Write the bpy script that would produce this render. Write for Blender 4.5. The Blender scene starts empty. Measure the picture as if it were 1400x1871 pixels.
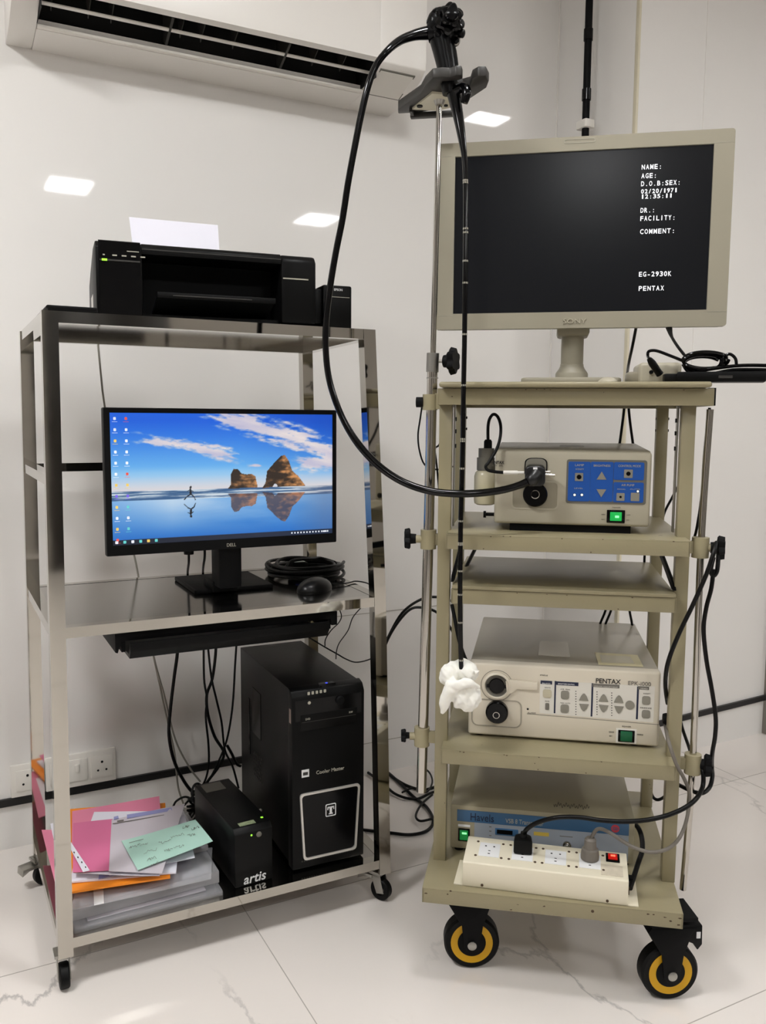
import bpy, bmesh, math, random
from mathutils import Vector, Matrix, noise
random.seed(7)
SC = bpy.context.scene
COL = SC.collection
PI = math.pi
def rad(a): return a*PI/180

# ------------------------------------------------------------------ camera
FPX, YAW, PITCH, ROLL, CH = 1570.0, rad(27.55), rad(6.17), rad(.39), 1.15
_f = Vector((math.sin(YAW)*math.cos(PITCH), math.cos(YAW)*math.cos(PITCH), -math.sin(PITCH)))
_r = Vector((math.cos(YAW), -math.sin(YAW), 0)); _u = _r.cross(_f)
_r, _u = math.cos(ROLL)*_r+math.sin(ROLL)*_u, -math.sin(ROLL)*_r+math.cos(ROLL)*_u
EYE = Vector((0, 0, CH))
cd = bpy.data.cameras.new('camera'); cam = bpy.data.objects.new('camera', cd); COL.objects.link(cam)
cd.sensor_fit = 'VERTICAL'; cd.sensor_height = 36.0; cd.lens = 36.0*FPX/1871.0
cd.clip_start = .05; cd.clip_end = 50
m4 = Matrix((_r, _u, -_f)).transposed().to_4x4(); m4.translation = EYE; cam.matrix_world = m4
SC.camera = cam
# ------------------------------------------------------------------ look, world
SC.view_settings.view_transform = 'Standard'; SC.view_settings.look = 'None'
SC.view_settings.gamma = 1; SC.view_settings.use_curve_mapping = False
SC.view_settings.exposure = 0.0
w = bpy.data.worlds.new('world'); SC.world = w; w.use_nodes = True
w.node_tree.nodes['Background'].inputs[0].default_value = (1, .98, .96, 1)
w.node_tree.nodes['Background'].inputs[1].default_value = 0.05
LAMP_STRENGTH = 72.0
CEIL = 2.75
LAMPS = [(.9, -1.64), (2.8, -1.74), (2.67, .84), (-.85, 1.05), (-1.0, -1.64), (.85, .88), (3.6, -.4)]

# ------------------------------------------------------------------ frames
class Fr:
    """an upright frame: a along its front, b into its depth, z up"""
    def __init__(s, x, y, th):
        s.o = Vector((x, y, 0)); s.th = th
        s.U = Vector((math.cos(th), math.sin(th), 0)); s.V = Vector((-math.sin(th), math.cos(th), 0))
    def w(s, a, b, z): return s.o+s.U*a+s.V*b+Vector((0, 0, z))
    def l(s, P): d = P-s.o; return Vector((d.dot(s.U), d.dot(s.V), d.z))
    def _hit(s, x, y, p0, n):
        d = _f*FPX+_r*(x-700)-_u*(y-935.5)
        return s.l(EYE+d*((p0-EYE).dot(n)/d.dot(n)))
    def pv(s, x, y, b): return s._hit(x, y, s.o+s.V*b, s.V)
    def pu(s, x, y, a): return s._hit(x, y, s.o+s.U*a, s.U)
    def pz(s, x, y, z): return s._hit(x, y, Vector((0, 0, z)), Vector((0, 0, 1)))
W0 = Fr(0, 0, 0)
K = Fr(.907, 1.496, rad(-37.5))     # the beige trolley
R = Fr(.168, 1.723, rad(-.45))      # the steel rack

# ------------------------------------------------------------------ materials
def lin(c): return tuple(((v/255)/12.92 if v/255 <= .04045 else ((v/255+.055)/1.055)**2.4) for v in c)
def mat(name, rgb, rough=.5, metal=0, spec=.5, emit=None, es=0, coat=0, trans=0, alpha=1, bump=None, mottle=None, ior=1.45, sub=0):
    m = bpy.data.materials.new(name); m.use_nodes = True
    nt = m.node_tree; b = nt.nodes['Principled BSDF']
    c = lin(rgb)+(1,)
    b.inputs['Base Color'].default_value = c; b.inputs['Roughness'].default_value = rough
    b.inputs['Metallic'].default_value = metal; b.inputs['Specular IOR Level'].default_value = spec
    b.inputs['Coat Weight'].default_value = coat; b.inputs['Coat Roughness'].default_value = .05
    b.inputs['Transmission Weight'].default_value = trans; b.inputs['IOR'].default_value = ior; b.inputs['Alpha'].default_value = alpha
    if sub: b.inputs['Subsurface Weight'].default_value = sub; b.inputs['Subsurface Radius'].default_value = (.01, .01, .008)
    if emit: b.inputs['Emission Color'].default_value = lin(emit)+(1,); b.inputs['Emission Strength'].default_value = es
    if mottle or bump:
        tc = nt.nodes.new('ShaderNodeTexCoord')
    if mottle:
        sc, amt = mottle
        n = nt.nodes.new('ShaderNodeTexNoise'); n.inputs['Scale'].default_value = sc; n.inputs['Detail'].default_value = 4
        r = nt.nodes.new('ShaderNodeMapRange'); r.inputs['To Min'].default_value = 1-amt; r.inputs['To Max'].default_value = 1+amt
        x = nt.nodes.new('ShaderNodeMix'); x.data_type = 'RGBA'; x.blend_type = 'MULTIPLY'; x.inputs[0].default_value = 1
        x.inputs[6].default_value = c
        nt.links.new(tc.outputs['Object'], n.inputs['Vector']); nt.links.new(n.outputs['Fac'], r.inputs['Value'])
        nt.links.new(r.outputs['Result'], x.inputs[7]); nt.links.new(x.outputs[2], b.inputs['Base Color'])
    if bump:
        sc, st = bump
        n = nt.nodes.new('ShaderNodeTexNoise'); n.inputs['Scale'].default_value = sc; n.inputs['Detail'].default_value = 3
        bp = nt.nodes.new('ShaderNodeBump'); bp.inputs['Strength'].default_value = st; bp.inputs['Distance'].default_value = .002
        nt.links.new(tc.outputs['Object'], n.inputs['Vector']); nt.links.new(n.outputs['Fac'], bp.inputs['Height']); nt.links.new(bp.outputs['Normal'], b.inputs['Normal'])
    return m
BEIGE = mat('beige_enamel', (143, 134, 106), .34, mottle=(9, .05), bump=(140, .12))
def add_chips(m, rgb=(70, 55, 38)):
    nt = m.node_tree; b = nt.nodes['Principled BSDF']; src = b.inputs['Base Color'].links[0].from_socket
    tc = nt.nodes.new('ShaderNodeTexCoord'); n = nt.nodes.new('ShaderNodeTexNoise'); n.inputs['Scale'].default_value = 48; n.inputs['Detail'].default_value = 5
    r = nt.nodes.new('ShaderNodeMapRange'); r.inputs['From Min'].default_value = .735; r.inputs['From Max'].default_value = .75
    x = nt.nodes.new('ShaderNodeMix'); x.data_type = 'RGBA'; x.inputs[7].default_value = lin(rgb)+(1,)
    nt.links.new(tc.outputs['Object'], n.inputs['Vector']); nt.links.new(n.outputs['Fac'], r.inputs['Value']); nt.links.new(r.outputs['Result'], x.inputs[0])
    nt.links.new(src, x.inputs[6]); nt.links.new(x.outputs[2], b.inputs['Base Color'])
add_chips(BEIGE)
BEIGE_PLAIN = mat('beige_casting', (152, 143, 114), .42)
SONYB = mat('monitor_beige_plastic', (150, 144, 127), .45)
CREAM = mat('cream_device_enamel', (178, 171, 152), .4)
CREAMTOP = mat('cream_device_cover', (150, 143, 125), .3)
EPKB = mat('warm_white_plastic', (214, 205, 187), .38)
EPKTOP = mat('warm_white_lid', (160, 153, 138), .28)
EPKPANEL = mat('white_keypad_film', (218, 214, 204), .35)
HAVB = mat('pale_beige_case', (158, 150, 126), .4, mottle=(6, .04))
STRIPB = mat('cream_power_strip', (224, 216, 194), .32)
STEEL = mat('polished_stainless', (190, 186, 178), .05, 1, bump=(5, .12))
STEELSHEET = mat('stainless_sheet', (178, 175, 170), .13, 1, bump=(3, .15))
CHROME = mat('chrome', (188, 184, 177), .10, 1)
ZINC = mat('zinc_plate', (170, 168, 162), .35, 1)
BLACK = mat('black_plastic', (7, 7, 7), .42, spec=.18)
BLACKG = mat('black_gloss', (5, 5, 6), .15, spec=.25)
BLACKM = mat('black_matt', (10, 10, 11), .55, spec=.15)
PCB = mat('black_powder_coat', (9, 9, 9), .40, spec=.2, bump=(300, .05))
RUBBER = mat('black_rubber', (10, 10, 10), .5, spec=.2)
SCOPE = mat('endoscope_black', (3, 3, 4), .14, spec=.35)
CABLE = mat('black_cable', (5, 5, 5), .38, spec=.25)
GREYCABLE = mat('grey_cable', (140, 136, 126), .5)
GREYD = mat('dark_grey_plastic', (50, 48, 45), .45)
GREYM = mat('mid_grey_plastic', (104, 101, 92), .45)
GREYL = mat('light_grey_print', (170, 166, 152), .45)
GREYBTN = mat('grey_button', (134, 130, 119), .45)
PRINTK = mat('black_print', (30, 28, 28), .6)
PRINTG = mat('grey_print', (110, 106, 98), .6)
PRINTW = mat('white_print', (225, 225, 225), .6)
NAVY = mat('navy_print', (28, 34, 60), .5)
BLUEP = mat('blue_panel', (18, 78, 160), .4)
BLUEB = mat('blue_band', (60, 98, 134), .4)
PANELG = mat('pale_grey_panel', (150, 156, 164), .4)
YELLOW = mat('yellow_wheel', (206, 156, 4), .45)
YLAB = mat('yellow_label', (206, 178, 80), .5)
REDP = mat('red_print', (190, 60, 70), .5)
ACW = mat('white_ac_plastic', (232, 228, 222), .32)
WHITEP = mat('white_plastic', (228, 224, 216), .35)
CABGUT = mat('dark_cavity', (9, 9, 9), .7)
PINK = mat('pink_paper', (214, 112, 152), .65); PINK2 = mat('light_pink_paper', (222, 130, 158), .6)
PAPER = mat('white_paper', (228, 226, 236), .6); LILAC = mat('sleeved_paper', (206, 198, 206), .3)
ORANGE = mat('orange_envelope', (240, 140, 30), .55); GREENP = mat('mint_paper', (178, 216, 202), .6)
BLUEINK = mat('blue_ink', (150, 152, 200), .6)
CLEAR = mat('clear_plastic', (214, 214, 218), .08, trans=0, alpha=.26, coat=.5, bump=(26, .9))
CLEAR2 = mat('hazy_plastic', (206, 204, 206), .14, alpha=.42, coat=.5, bump=(22, .9))
GAUZE = mat('white_gauze', (242, 240, 232), .85, sub=.2, bump=(90, .5))
BOTTLE = mat('cloudy_plastic_bottle', (214, 206, 176), .2, alpha=.75)
SCREENB = mat('black_screen', (6, 6, 7), .22, spec=.2, emit=(30, 31, 34), es=.5)
SCREENT = mat('screen_lettering', (230, 230, 232), .5, emit=(240, 240, 245), es=.75)
GREENL = mat('lit_green_rocker', (20, 130, 60), .3, emit=(20, 190, 80), es=.55)
GREENH = mat('lit_green_core', (120, 255, 150), .3, emit=(150, 255, 170), es=1.0)
GREEND = mat('green_rocker', (24, 96, 62), .3)
REDL = mat('lit_red_rocker', (150, 12, 8), .3, emit=(220, 30, 20), es=.35)
LEDW = mat('lit_white_led', (255, 255, 235), .3, emit=(255, 252, 230), es=1.1)
LEDG = mat('lit_green_led', (150, 230, 60), .3, emit=(150, 235, 60), es=1.0)
LEDB = mat('lit_blue_led', (60, 80, 255), .3, emit=(60, 80, 255), es=1.0)
TAPE = mat('black_strip', (22, 22, 23), .35)
GUNMETAL = mat('door_frame_metal', (150, 146, 140), .3, .8)
LAMPM = bpy.data.materials.new('lamp_diffuser'); LAMPM.use_nodes = True
_nt = LAMPM.node_tree; _nt.nodes.clear(); _e = _nt.nodes.new('ShaderNodeEmission'); _o = _nt.nodes.new('ShaderNodeOutputMaterial')
_e.inputs[0].default_value = (.98, .985, .985, 1); _e.inputs[1].default_value = LAMP_STRENGTH; _nt.links.new(_e.outputs[0], _o.inputs[0])
GRIME = mat('brown_chip', (72, 56, 38), .7)

def wall_material():
    m = mat('glossy_white_panel', (231, 228, 224), .035, spec=.3, coat=0)
    nt = m.node_tree; b = nt.nodes['Principled BSDF']
    tc = nt.nodes.new('ShaderNodeTexCoord'); n = nt.nodes.new('ShaderNodeTexNoise'); n.inputs['Scale'].default_value = 1.2
    bp = nt.nodes.new('ShaderNodeBump'); bp.inputs['Strength'].default_value = .012; bp.inputs['Distance'].default_value = .01
    nt.links.new(tc.outputs['Object'], n.inputs['Vector']); nt.links.new(n.outputs['Fac'], bp.inputs['Height']); nt.links.new(bp.outputs['Normal'], b.inputs['Normal'])
    return m
WALL = wall_material()
WALLD = mat('grey_wall_laminate', (160, 155, 149), .3)
JOINT = mat('panel_joint', (168, 162, 154), .6)
DARKM = mat('added_dark_laminate', (24, 20, 17), .4)  # for the added unseen panels mirrored in the steel
JOINTL = mat('pale_joint_trim', (236, 232, 226), .4)
def marble():
    m = bpy.data.materials.new('white_marble_tile'); m.use_nodes = True; nt = m.node_tree; N = nt.nodes; L = nt.links
    b = N['Principled BSDF']; b.inputs['Roughness'].default_value = .12; b.inputs['Specular IOR Level'].default_value = .5
    tc = N.new('ShaderNodeTexCoord'); mp = N.new('ShaderNodeMapping'); mp.inputs['Rotation'].default_value = (0, 0, .9); mp.inputs['Scale'].default_value = (1, .45, 1)
    L.new(tc.outputs['Object'], mp.inputs['Vector'])
    nz = N.new('ShaderNodeTexNoise'); nz.inputs['Scale'].default_value = 3.0; nz.inputs['Detail'].default_value = 8; nz.inputs['Roughness'].default_value = .62
    L.new(mp.outputs[0], nz.inputs['Vector'])
    add = N.new('ShaderNodeMix'); add.data_type = 'RGBA'; add.blend_type = 'ADD'; add.inputs[0].default_value = .33
    L.new(mp.outputs[0], add.inputs[6]); L.new(nz.outputs['Color'], add.inputs[7])
    v = N.new('ShaderNodeTexVoronoi'); v.feature = 'DISTANCE_TO_EDGE'; v.inputs['Scale'].default_value = 1.7
    L.new(add.outputs[2], v.inputs['Vector'])
    r = N.new('ShaderNodeMapRange'); r.inputs['From Min'].default_value = 0; r.inputs['From Max'].default_value = .011; r.inputs['To Min'].default_value = 1; r.inputs['To Max'].default_value = 0
    L.new(v.outputs['Distance'], r.inputs['Value'])
    n2 = N.new('ShaderNodeTexNoise'); n2.inputs['Scale'].default_value = 1.6; L.new(tc.outputs['Object'], n2.inputs['Vector'])
    r2 = N.new('ShaderNodeMapRange'); r2.inputs['From Min'].default_value = .44; r2.inputs['From Max'].default_value = .60; L.new(n2.outputs['Fac'], r2.inputs['Value'])
    mu = N.new('ShaderNodeMath'); mu.operation = 'MULTIPLY'; L.new(r.outputs[0], mu.inputs[0]); L.new(r2.outputs[0], mu.inputs[1])
    mu2 = N.new('ShaderNodeMath'); mu2.operation = 'MULTIPLY'; mu2.inputs[1].default_value = .62; L.new(mu.outputs[0], mu2.inputs[0])
    mx = N.new('ShaderNodeMix'); mx.data_type = 'RGBA'; mx.inputs[6].default_value = lin((230, 223, 217))+(1,); mx.inputs[7].default_value = lin((142, 138, 136))+(1,)
    L.new(mu2.outputs[0], mx.inputs[0]); L.new(mx.outputs[2], b.inputs['Base Color'])
    return m
MARBLE = marble()

# ------------------------------------------------------------------ mesh builder
def catmull(P, sub=6, cyc=False):
    P = [Vector(p) for p in P]; n = len(P); out = []
    if n < 3: return P
    rng = range(n) if cyc else range(n-1)
    for i in rng:
        if cyc: a, b, c, d = P[(i-1) % n], P[i], P[(i+1) % n], P[(i+2) % n]
        else: a, b, c, d = P[max(i-1, 0)], P[i], P[i+1], P[min(i+2, n-1)]
        for k in range(sub):
            t = k/sub
            out.append(.5*((2*b)+(c-a)*t+(2*a-5*b+4*c-d)*t*t+(3*b-a-3*c+d)*t**3))
    if not cyc: out.append(P[-1])
    return out
def rrect(x0, x1, y0, y1, r, n=4):
    pts = []
    for cx, cy, a in ((x1-r, y1-r, 0), (x0+r, y1-r, 90), (x0+r, y0+r, 180), (x1-r, y0+r, 270)):
        for k in range(n+1):
            t = rad(a+90*k/n); pts.append((cx+r*math.cos(t), cy+r*math.sin(t)))
    return pts
def circ(cx, cy, r, n=24, ry=None): return [(cx+r*math.cos(2*PI*k/n), cy+(ry or r)*math.sin(2*PI*k/n)) for k in range(n)]
ORG = {}
class MB:
    def __init__(s): s.v = []; s.f = []
    def add(s, vs, fs):
        k = len(s.v); s.v += [Vector(v) for v in vs]; s.f += [tuple(i+k for i in f) for f in fs]; return s
    def _bm(s, bm, bev, seg):
        if bev > 0:
            es = [e for e in bm.edges if len(e.link_faces) == 2 and e.calc_face_angle(0) > .6]
            bmesh.ops.bevel(bm, geom=es, offset=bev, segments=seg, profile=.5, affect='EDGES', clamp_overlap=True)
        bm.verts.index_update()
        s.add([v.co.copy() for v in bm.verts], [tuple(v.index for v in f.verts) for f in bm.faces]); bm.free(); return s
    def box(s, a0, a1, b0, b1, z0, z1, bev=0, seg=2):
        bm = bmesh.new(); bmesh.ops.create_cube(bm, size=1)
        for v in bm.verts: v.co = Vector(((a0+a1)/2+v.co.x*(a1-a0), (b0+b1)/2+v.co.y*(b1-b0), (z0+z1)/2+v.co.z*(z1-z0)))
        return s._bm(bm, bev, seg)
    def prism(s, poly, axis, lo, hi, bev=0, seg=2):
        """axis 'b': poly is (a,z); 'z': poly is (a,b); 'a': poly is (b,z)"""
        f = {'b': lambda p, t: (p[0], t, p[1]), 'z': lambda p, t: (p[0], p[1], t), 'a': lambda p, t: (t, p[0], p[1])}[axis]
        bm = bmesh.new(); A = [bm.verts.new(f(p, lo)) for p in poly]; B = [bm.verts.new(f(p, hi)) for p in poly]; n = len(poly)
        bm.faces.new(A); bm.faces.new(B[::-1])
        for i in range(n): bm.faces.new((A[i], B[i], B[(i+1) % n], A[(i+1) % n]))
        bmesh.ops.recalc_face_normals(bm, faces=bm.faces); return s._bm(bm, bev, seg)
    def hull(s, lo, hi):
        """two matching rings of 3D points joined"""
        n = len(lo); return s.add(list(lo)+list(hi), [tuple(range(n))[::-1], tuple(range(n, 2*n))]+[(i, (i+1) % n, n+(i+1) % n, n+i) for i in range(n)])
    def ring(s, poly_out, poly_in, lo, hi):
        """frame of (a,z) polygons extruded along b"""
        n = len(poly_out); vs = [(p[0], lo, p[1]) for p in poly_out]+[(p[0], lo, p[1]) for p in poly_in]+[(p[0], hi, p[1]) for p in poly_out]+[(p[0], hi, p[1]) for p in poly_in]
        fs = []
        for i in range(n):
            j = (i+1) % n
            fs += [(i, j, n+j, n+i), (2*n+i, 3*n+i, 3*n+j, 2*n+j), (i, 2*n+i, 2*n+j, j), (n+i, n+j, 3*n+j, 3*n+i)]
        return s.add(vs, fs)
    def tube(s, pts, r, n=10, sub=6, cyc=False, smooth=True):
        P = catmull(pts, sub, cyc) if smooth and len(pts) > 2 else [Vector(p) for p in pts]
        m = len(P); rr = []
        for i in range(m):
            if isinstance(r, (list, tuple)):
                t = i/(m-1)*(len(r)-1); k = min(int(t), len(r)-2); rr.append(r[k]+(r[k+1]-r[k])*(t-k))
            else: rr.append(r)
        T = []
        for i in range(m):
            a = P[(i-1) % m] if (cyc or i > 0) else P[i]; b = P[(i+1) % m] if (cyc or i < m-1) else P[i]
            t = (b-a); T.append(t.normalized() if t.length > 1e-9 else Vector((0, 0, 1)))
        up = Vector((0, 0, 1)) if abs(T[0].z) < .9 else Vector((1, 0, 0)); x = (up-T[0]*up.dot(T[0])).normalized(); vs = []
        for i in range(m):
            x = (x-T[i]*x.dot(T[i])).normalized(); y = T[i].cross(x)
            for k in range(n): a = 2*PI*k/n; vs.append(P[i]+(x*math.cos(a)+y*math.sin(a))*rr[i])
        fs = []
        for i in range(m if cyc else m-1):
            j = (i+1) % m
            for k in range(n): q = (k+1) % n; fs.append((i*n+k, i*n+q, j*n+q, j*n+k))
        if not cyc: fs += [tuple(range(n))[::-1], tuple((m-1)*n+k for k in range(n))]
        return s.add(vs, fs)
    def cyl(s, p0, p1, r0, r1=None, n=20): return s.tube([p0, p1], [r0, r0 if r1 is None else r1], n, smooth=False)
    def lathe(s, prof, c, ax=(0, 0, 1), n=28, loop=False):
        """prof: (radius, distance along ax) from c"""
        ax = Vector(ax).normalized(); c = Vector(c); up = Vector((0, 0, 1)) if abs(ax.z) < .9 else Vector((1, 0, 0)); x = (up-ax*up.dot(ax)).normalized(); y = ax.cross(x); vs = []; m = len(prof)
        for r, h in prof:
            for k in range(n): a = 2*PI*k/n; vs.append(c+ax*h+(x*math.cos(a)+y*math.sin(a))*max(r, 1e-5))
        fs = [(i*n+k, i*n+(k+1) % n, (i+1)*n+(k+1) % n, (i+1)*n+k) for i in range(m-1) for k in range(n)]
        if loop: fs += [((m-1)*n+k, (m-1)*n+(k+1) % n, (k+1) % n, k) for k in range(n)]
        else: fs += [tuple(range(n))[::-1], tuple((m-1)*n+k for k in range(n))]
        return s.add(vs, fs)
    def ball(s, c, rx, ry=None, rz=None, rot=None, nu=16, nv=10, warp=None):
        ry = ry or rx; rz = rz or rx; c = Vector(c); vs = []; fs = []
        for i in range(nv+1):
            th = PI*i/nv
            for k in range(nu):
                ph = 2*PI*k/nu; d = Vector((math.sin(th)*math.cos(ph), math.sin(th)*math.sin(ph), math.cos(th)))
                q = Vector((d.x*rx, d.y*ry, d.z*rz))
                if warp: q = q*(1+warp(d))
                if rot: q = rot @ q
                vs.append(c+q)
        fs = [(i*nu+k, (i+1)*nu+k, (i+1)*nu+(k+1) % nu, i*nu+(k+1) % nu) for i in range(nv) for k in range(nu)]
        return s.add(vs, fs)
    def build(s, name, m, parent=None, fr=None, org=None, ang=35, label=None, cat=None, group=None, kind=None):
        if parent is not None: fr_, org_ = ORG[parent.name]
        else:
            fr_ = fr or W0
            if org is None:
                n = len(s.v); org = (sum(v.x for v in s.v)/n, sum(v.y for v in s.v)/n, min(v.z for v in s.v))
            org_ = Vector(org)
        me = bpy.data.meshes.new(name)
        me.from_pydata([v-org_ for v in s.v], [], s.f); me.validate(); me.update()
        bm = bmesh.new(); bm.from_mesh(me); bmesh.ops.remove_doubles(bm, verts=bm.verts, dist=1e-6); bmesh.ops.recalc_face_normals(bm, faces=bm.faces); bm.to_mesh(me); bm.free()
        for p in me.polygons: p.use_smooth = True
        me.set_sharp_from_angle(angle=rad(ang))
        me.materials.append(m)
        o = bpy.data.objects.new(name, me); COL.objects.link(o)
        if parent is not None: o.parent = parent
        else: o.location = fr_.w(*org_); o.rotation_euler = (0, 0, fr_.th)
        ORG[o.name] = (fr_, org_)
        tag(o, label, cat, group, kind); return o
def tag(o, label=None, cat=None, group=None, kind=None):
    if label: o['label'] = label
    if cat: o['category'] = cat
    if group: o['group'] = group
    if kind: o['kind'] = kind
    return o
def thing(name, label, cat, fr, org, group=None):
    o = bpy.data.objects.new(name, None); COL.objects.link(o); o.empty_display_size = .05
    o.location = fr.w(*org); o.rotation_euler = (0, 0, fr.th); ORG[o.name] = (fr, Vector(org)); return tag(o, label, cat, group)
def text(body, name, m, parent, p0, wid, hei, right=(1, 0, 0), up=(0, 0, 1), ext=.0004, label=None, sp=1.0, bold=0):
    """lettering whose lower left corner is p0 (frame coordinates), fitted to wid x hei"""
    cu = bpy.data.curves.new(name, 'FONT'); cu.body = body; cu.size = 1; cu.extrude = .02; cu.space_character = sp; cu.offset = bold; cu.resolution_u = 3
    t = bpy.data.objects.new(name, cu); COL.objects.link(t); dg = bpy.context.evaluated_depsgraph_get(); dg.update()
    me0 = bpy.data.meshes.new_from_object(t.evaluated_get(dg)); bpy.data.objects.remove(t)
    xs = [v.co.x for v in me0.vertices]; ys = [v.co.y for v in me0.vertices]
    x0, x1, y0, y1 = min(xs), max(xs), min(ys), max(ys); r = Vector(right).normalized(); u = Vector(up).normalized(); nrm = r.cross(u)
    mb = MB(); mb.add([Vector(p0)+r*((v.co.x-x0)/(x1-x0)*wid)+u*((v.co.y-y0)/(y1-y0)*hei)+nrm*(v.co.z/.02*ext) for v in me0.vertices], [tuple(p.vertices) for p in me0.polygons])
    bpy.data.meshes.remove(me0)
    return mb.build(name, m, parent, label=label)

GLYPH = {}
def glyph(ch):
    if ch not in GLYPH:
        cu = bpy.data.curves.new('glyph', 'FONT'); cu.body = ch; cu.size = 1; cu.extrude = .02; cu.resolution_u = 3; cu.offset = .012
        t = bpy.data.objects.new('glyph', cu); COL.objects.link(t); dg = bpy.context.evaluated_depsgraph_get(); dg.update()
        me = bpy.data.meshes.new_from_object(t.evaluated_get(dg)); bpy.data.objects.remove(t)
        GLYPH[ch] = ([v.co.copy() for v in me.vertices], [tuple(p.vertices) for p in me.polygons]); bpy.data.meshes.remove(me)
    return GLYPH[ch]
def mono(body, name, m, parent, p0, wid, hei, ext=.0004):
    """screen lettering: every character in a cell of the same width"""
    mb = MB(); cell = wid/len(body); p0 = Vector(p0)
    for i, ch in enumerate(body):
        if ch == ' ': continue
        vs, fs = glyph(ch); xs = [v.x for v in vs]; x0, x1 = min(xs), max(xs); w_ = cell*.74
        if ch in ':.-1I/': w_ = cell*{':': .2, '.': .2, '-': .5, '1': .34, 'I': .2, '/': .6}[ch]
        a = p0.x+cell*(i+.5)-w_/2
        mb.add([(a+(v.x-x0)/(x1-x0)*w_, p0.y-v.z/.02*ext, p0.z+v.y/.70*hei) for v in vs], fs)
    return mb.build(name, m, parent)

# ------------------------------------------------------------------ the room
YW, XC, YR = 2.40, 1.90, 2.083
X0, X1, Y0 = -2.2, 4.2, -3.4
def struct(mb, name, m): return mb.build(name, m, kind='structure')
struct(MB().box(X0-.1, XC, YW, YW+.1, 0, CEIL), 'wall_back', WALL)
XE = 1.954
struct(MB().prism([(XC, YW+.1), (XC, YW), (XE, YR), (2.68, YR), (2.68, YW+.1)], 'z', 0, CEIL), 'wall_column', WALL)
struct(MB().box(2.78, X1+.1, YR, YW+.1, 0, CEIL), 'wall_back_right', WALL)
struct(MB().box(X0-.1, X0, Y0, YW, 0, CEIL), 'wall_left', WALLD)
struct(MB().box(X1, X1+.1, Y0, YR, 0, CEIL), 'wall_right', WALLD)
struct(MB().box(X0-.1, X1+.1, Y0-.1, Y0, 0, CEIL), 'wall_front', WALLD)
struct(MB().box(X0-.1, X1+.1, Y0-.1, YW+.1, CEIL, CEIL+.1), 'ceiling', mat('ceiling_white', (222, 220, 216), .8))
# floor of large marble tiles with thin joints
TX, TY, OX, OY, G = 1.67, .747, .60, 1.086, .0009
fl = MB().box(X0-.1, X1+.1, Y0-.1, YW+.1, -.06, 0)
struct(fl, 'floor', MARBLE)
jt = MB()
for i in range(-2, 4):
    x = OX+i*TX
    if X0 < x < X1: jt.box(x-G, x+G, Y0, YW, -.001, .0004)
for j in range(-7, 3):
    y = OY+j*TY
    if Y0 < y < YW: jt.box(X0, X1, y-G, y+G, -.001, .0004)
struct(jt, 'trim_1', JOINT)
struct(MB().box(-1.6, .80, YW-.009, YW, .121, .141), 'trim_2', TAPE)
struct(MB().prism([(XE-.001, .108), (2.68, .128), (2.68, .147), (XE-.001, .127)], 'b', YR-.009, YR), 'trim_3', TAPE)
struct(MB().box(.80, XC, YW-.0015, YW, .106, .108).box(.80, XC, YW-.0015, YW, .535, .537), 'trim_4', JOINT)
struct(MB().box(XC-.004, XC, YW-.004, YW, 0, CEIL), 'trim_5', JOINTL)
struct(MB().box(XE-.005, XE+.004, YR-.003, YR+.012, 0, CEIL, .002), 'trim_6', mat('cream_corner_trim', (214, 206, 182), .4))
struct(MB().box(2.235, 2.2365, YR-.0015, YR, .15, CEIL), 'trim_7', JOINTL)
struct(MB().box(2.68, 2.78, 2.03, 2.25, 0, CEIL, .004), 'door_1', GUNMETAL)
struct(MB().box(.665, 1.58, Y0, Y0+.03, 0, 2.1, .004), 'added_dark_panel_2', DARKM)  # added unseen dark panel, gives the rack posts a dark reflection
struct(MB().box(X0, X0+.03, -1.6, -.5, 0, 2.1, .004), 'added_dark_panel_3', DARKM)  # added out of view on the left for contrast in the steel
struct(MB().box(X1-.03, X1, -1.4, -.2, 0, 2.1, .004), 'added_dark_panel_4', DARKM)  # added out of view on the right for contrast in the steel
# ceiling lights; the far left and far right ones are added fill
for i, (x, y) in enumerate(LAMPS):
    hx, hy = (.14, .19) if y < 0 else (.105, .08)
    if i > 2: hx, hy = .14, .19
    if i == 3: hx, hy = .22, .22
    if i == 5: hx, hy = .13, .13
    where = ['behind the camera, above the left half of the room', 'behind the camera, above the right half of the room', 'above the space in front of the column', 'above the left side of the room near the wall', 'added as fill behind the camera at the far left', 'above the space in front of the air conditioner', 'added as fill at the far right side of the room'][i]
    t = thing('ceiling_light', 'square'+' white ceiling light panel '+where, 'ceiling light', W0, (x, y, CEIL-.02), 'ceiling light panels')
    MB().box(x-hx, x+hx, y-hy, y+hy, CEIL-.016, CEIL-.012).build('diffuser', LAMPM, t)
    o_ = [(x-hx-.012, y-hy-.012), (x+hx+.012, y-hy-.012), (x+hx+.012, y+hy+.012), (x-hx-.012, y+hy+.012)]
    f_ = MB().box(x-hx-.012, x+hx+.012, y-hy-.012, y-hy, CEIL-.02, CEIL).box(x-hx-.012, x+hx+.012, y+hy, y+hy+.012, CEIL-.02, CEIL).box(x-hx-.012, x-hx, y-hy, y+hy, CEIL-.02, CEIL).box(x+hx, x+hx+.012, y-hy, y+hy, CEIL-.02, CEIL)
    f_.build('frame', WHITEP, t)

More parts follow.
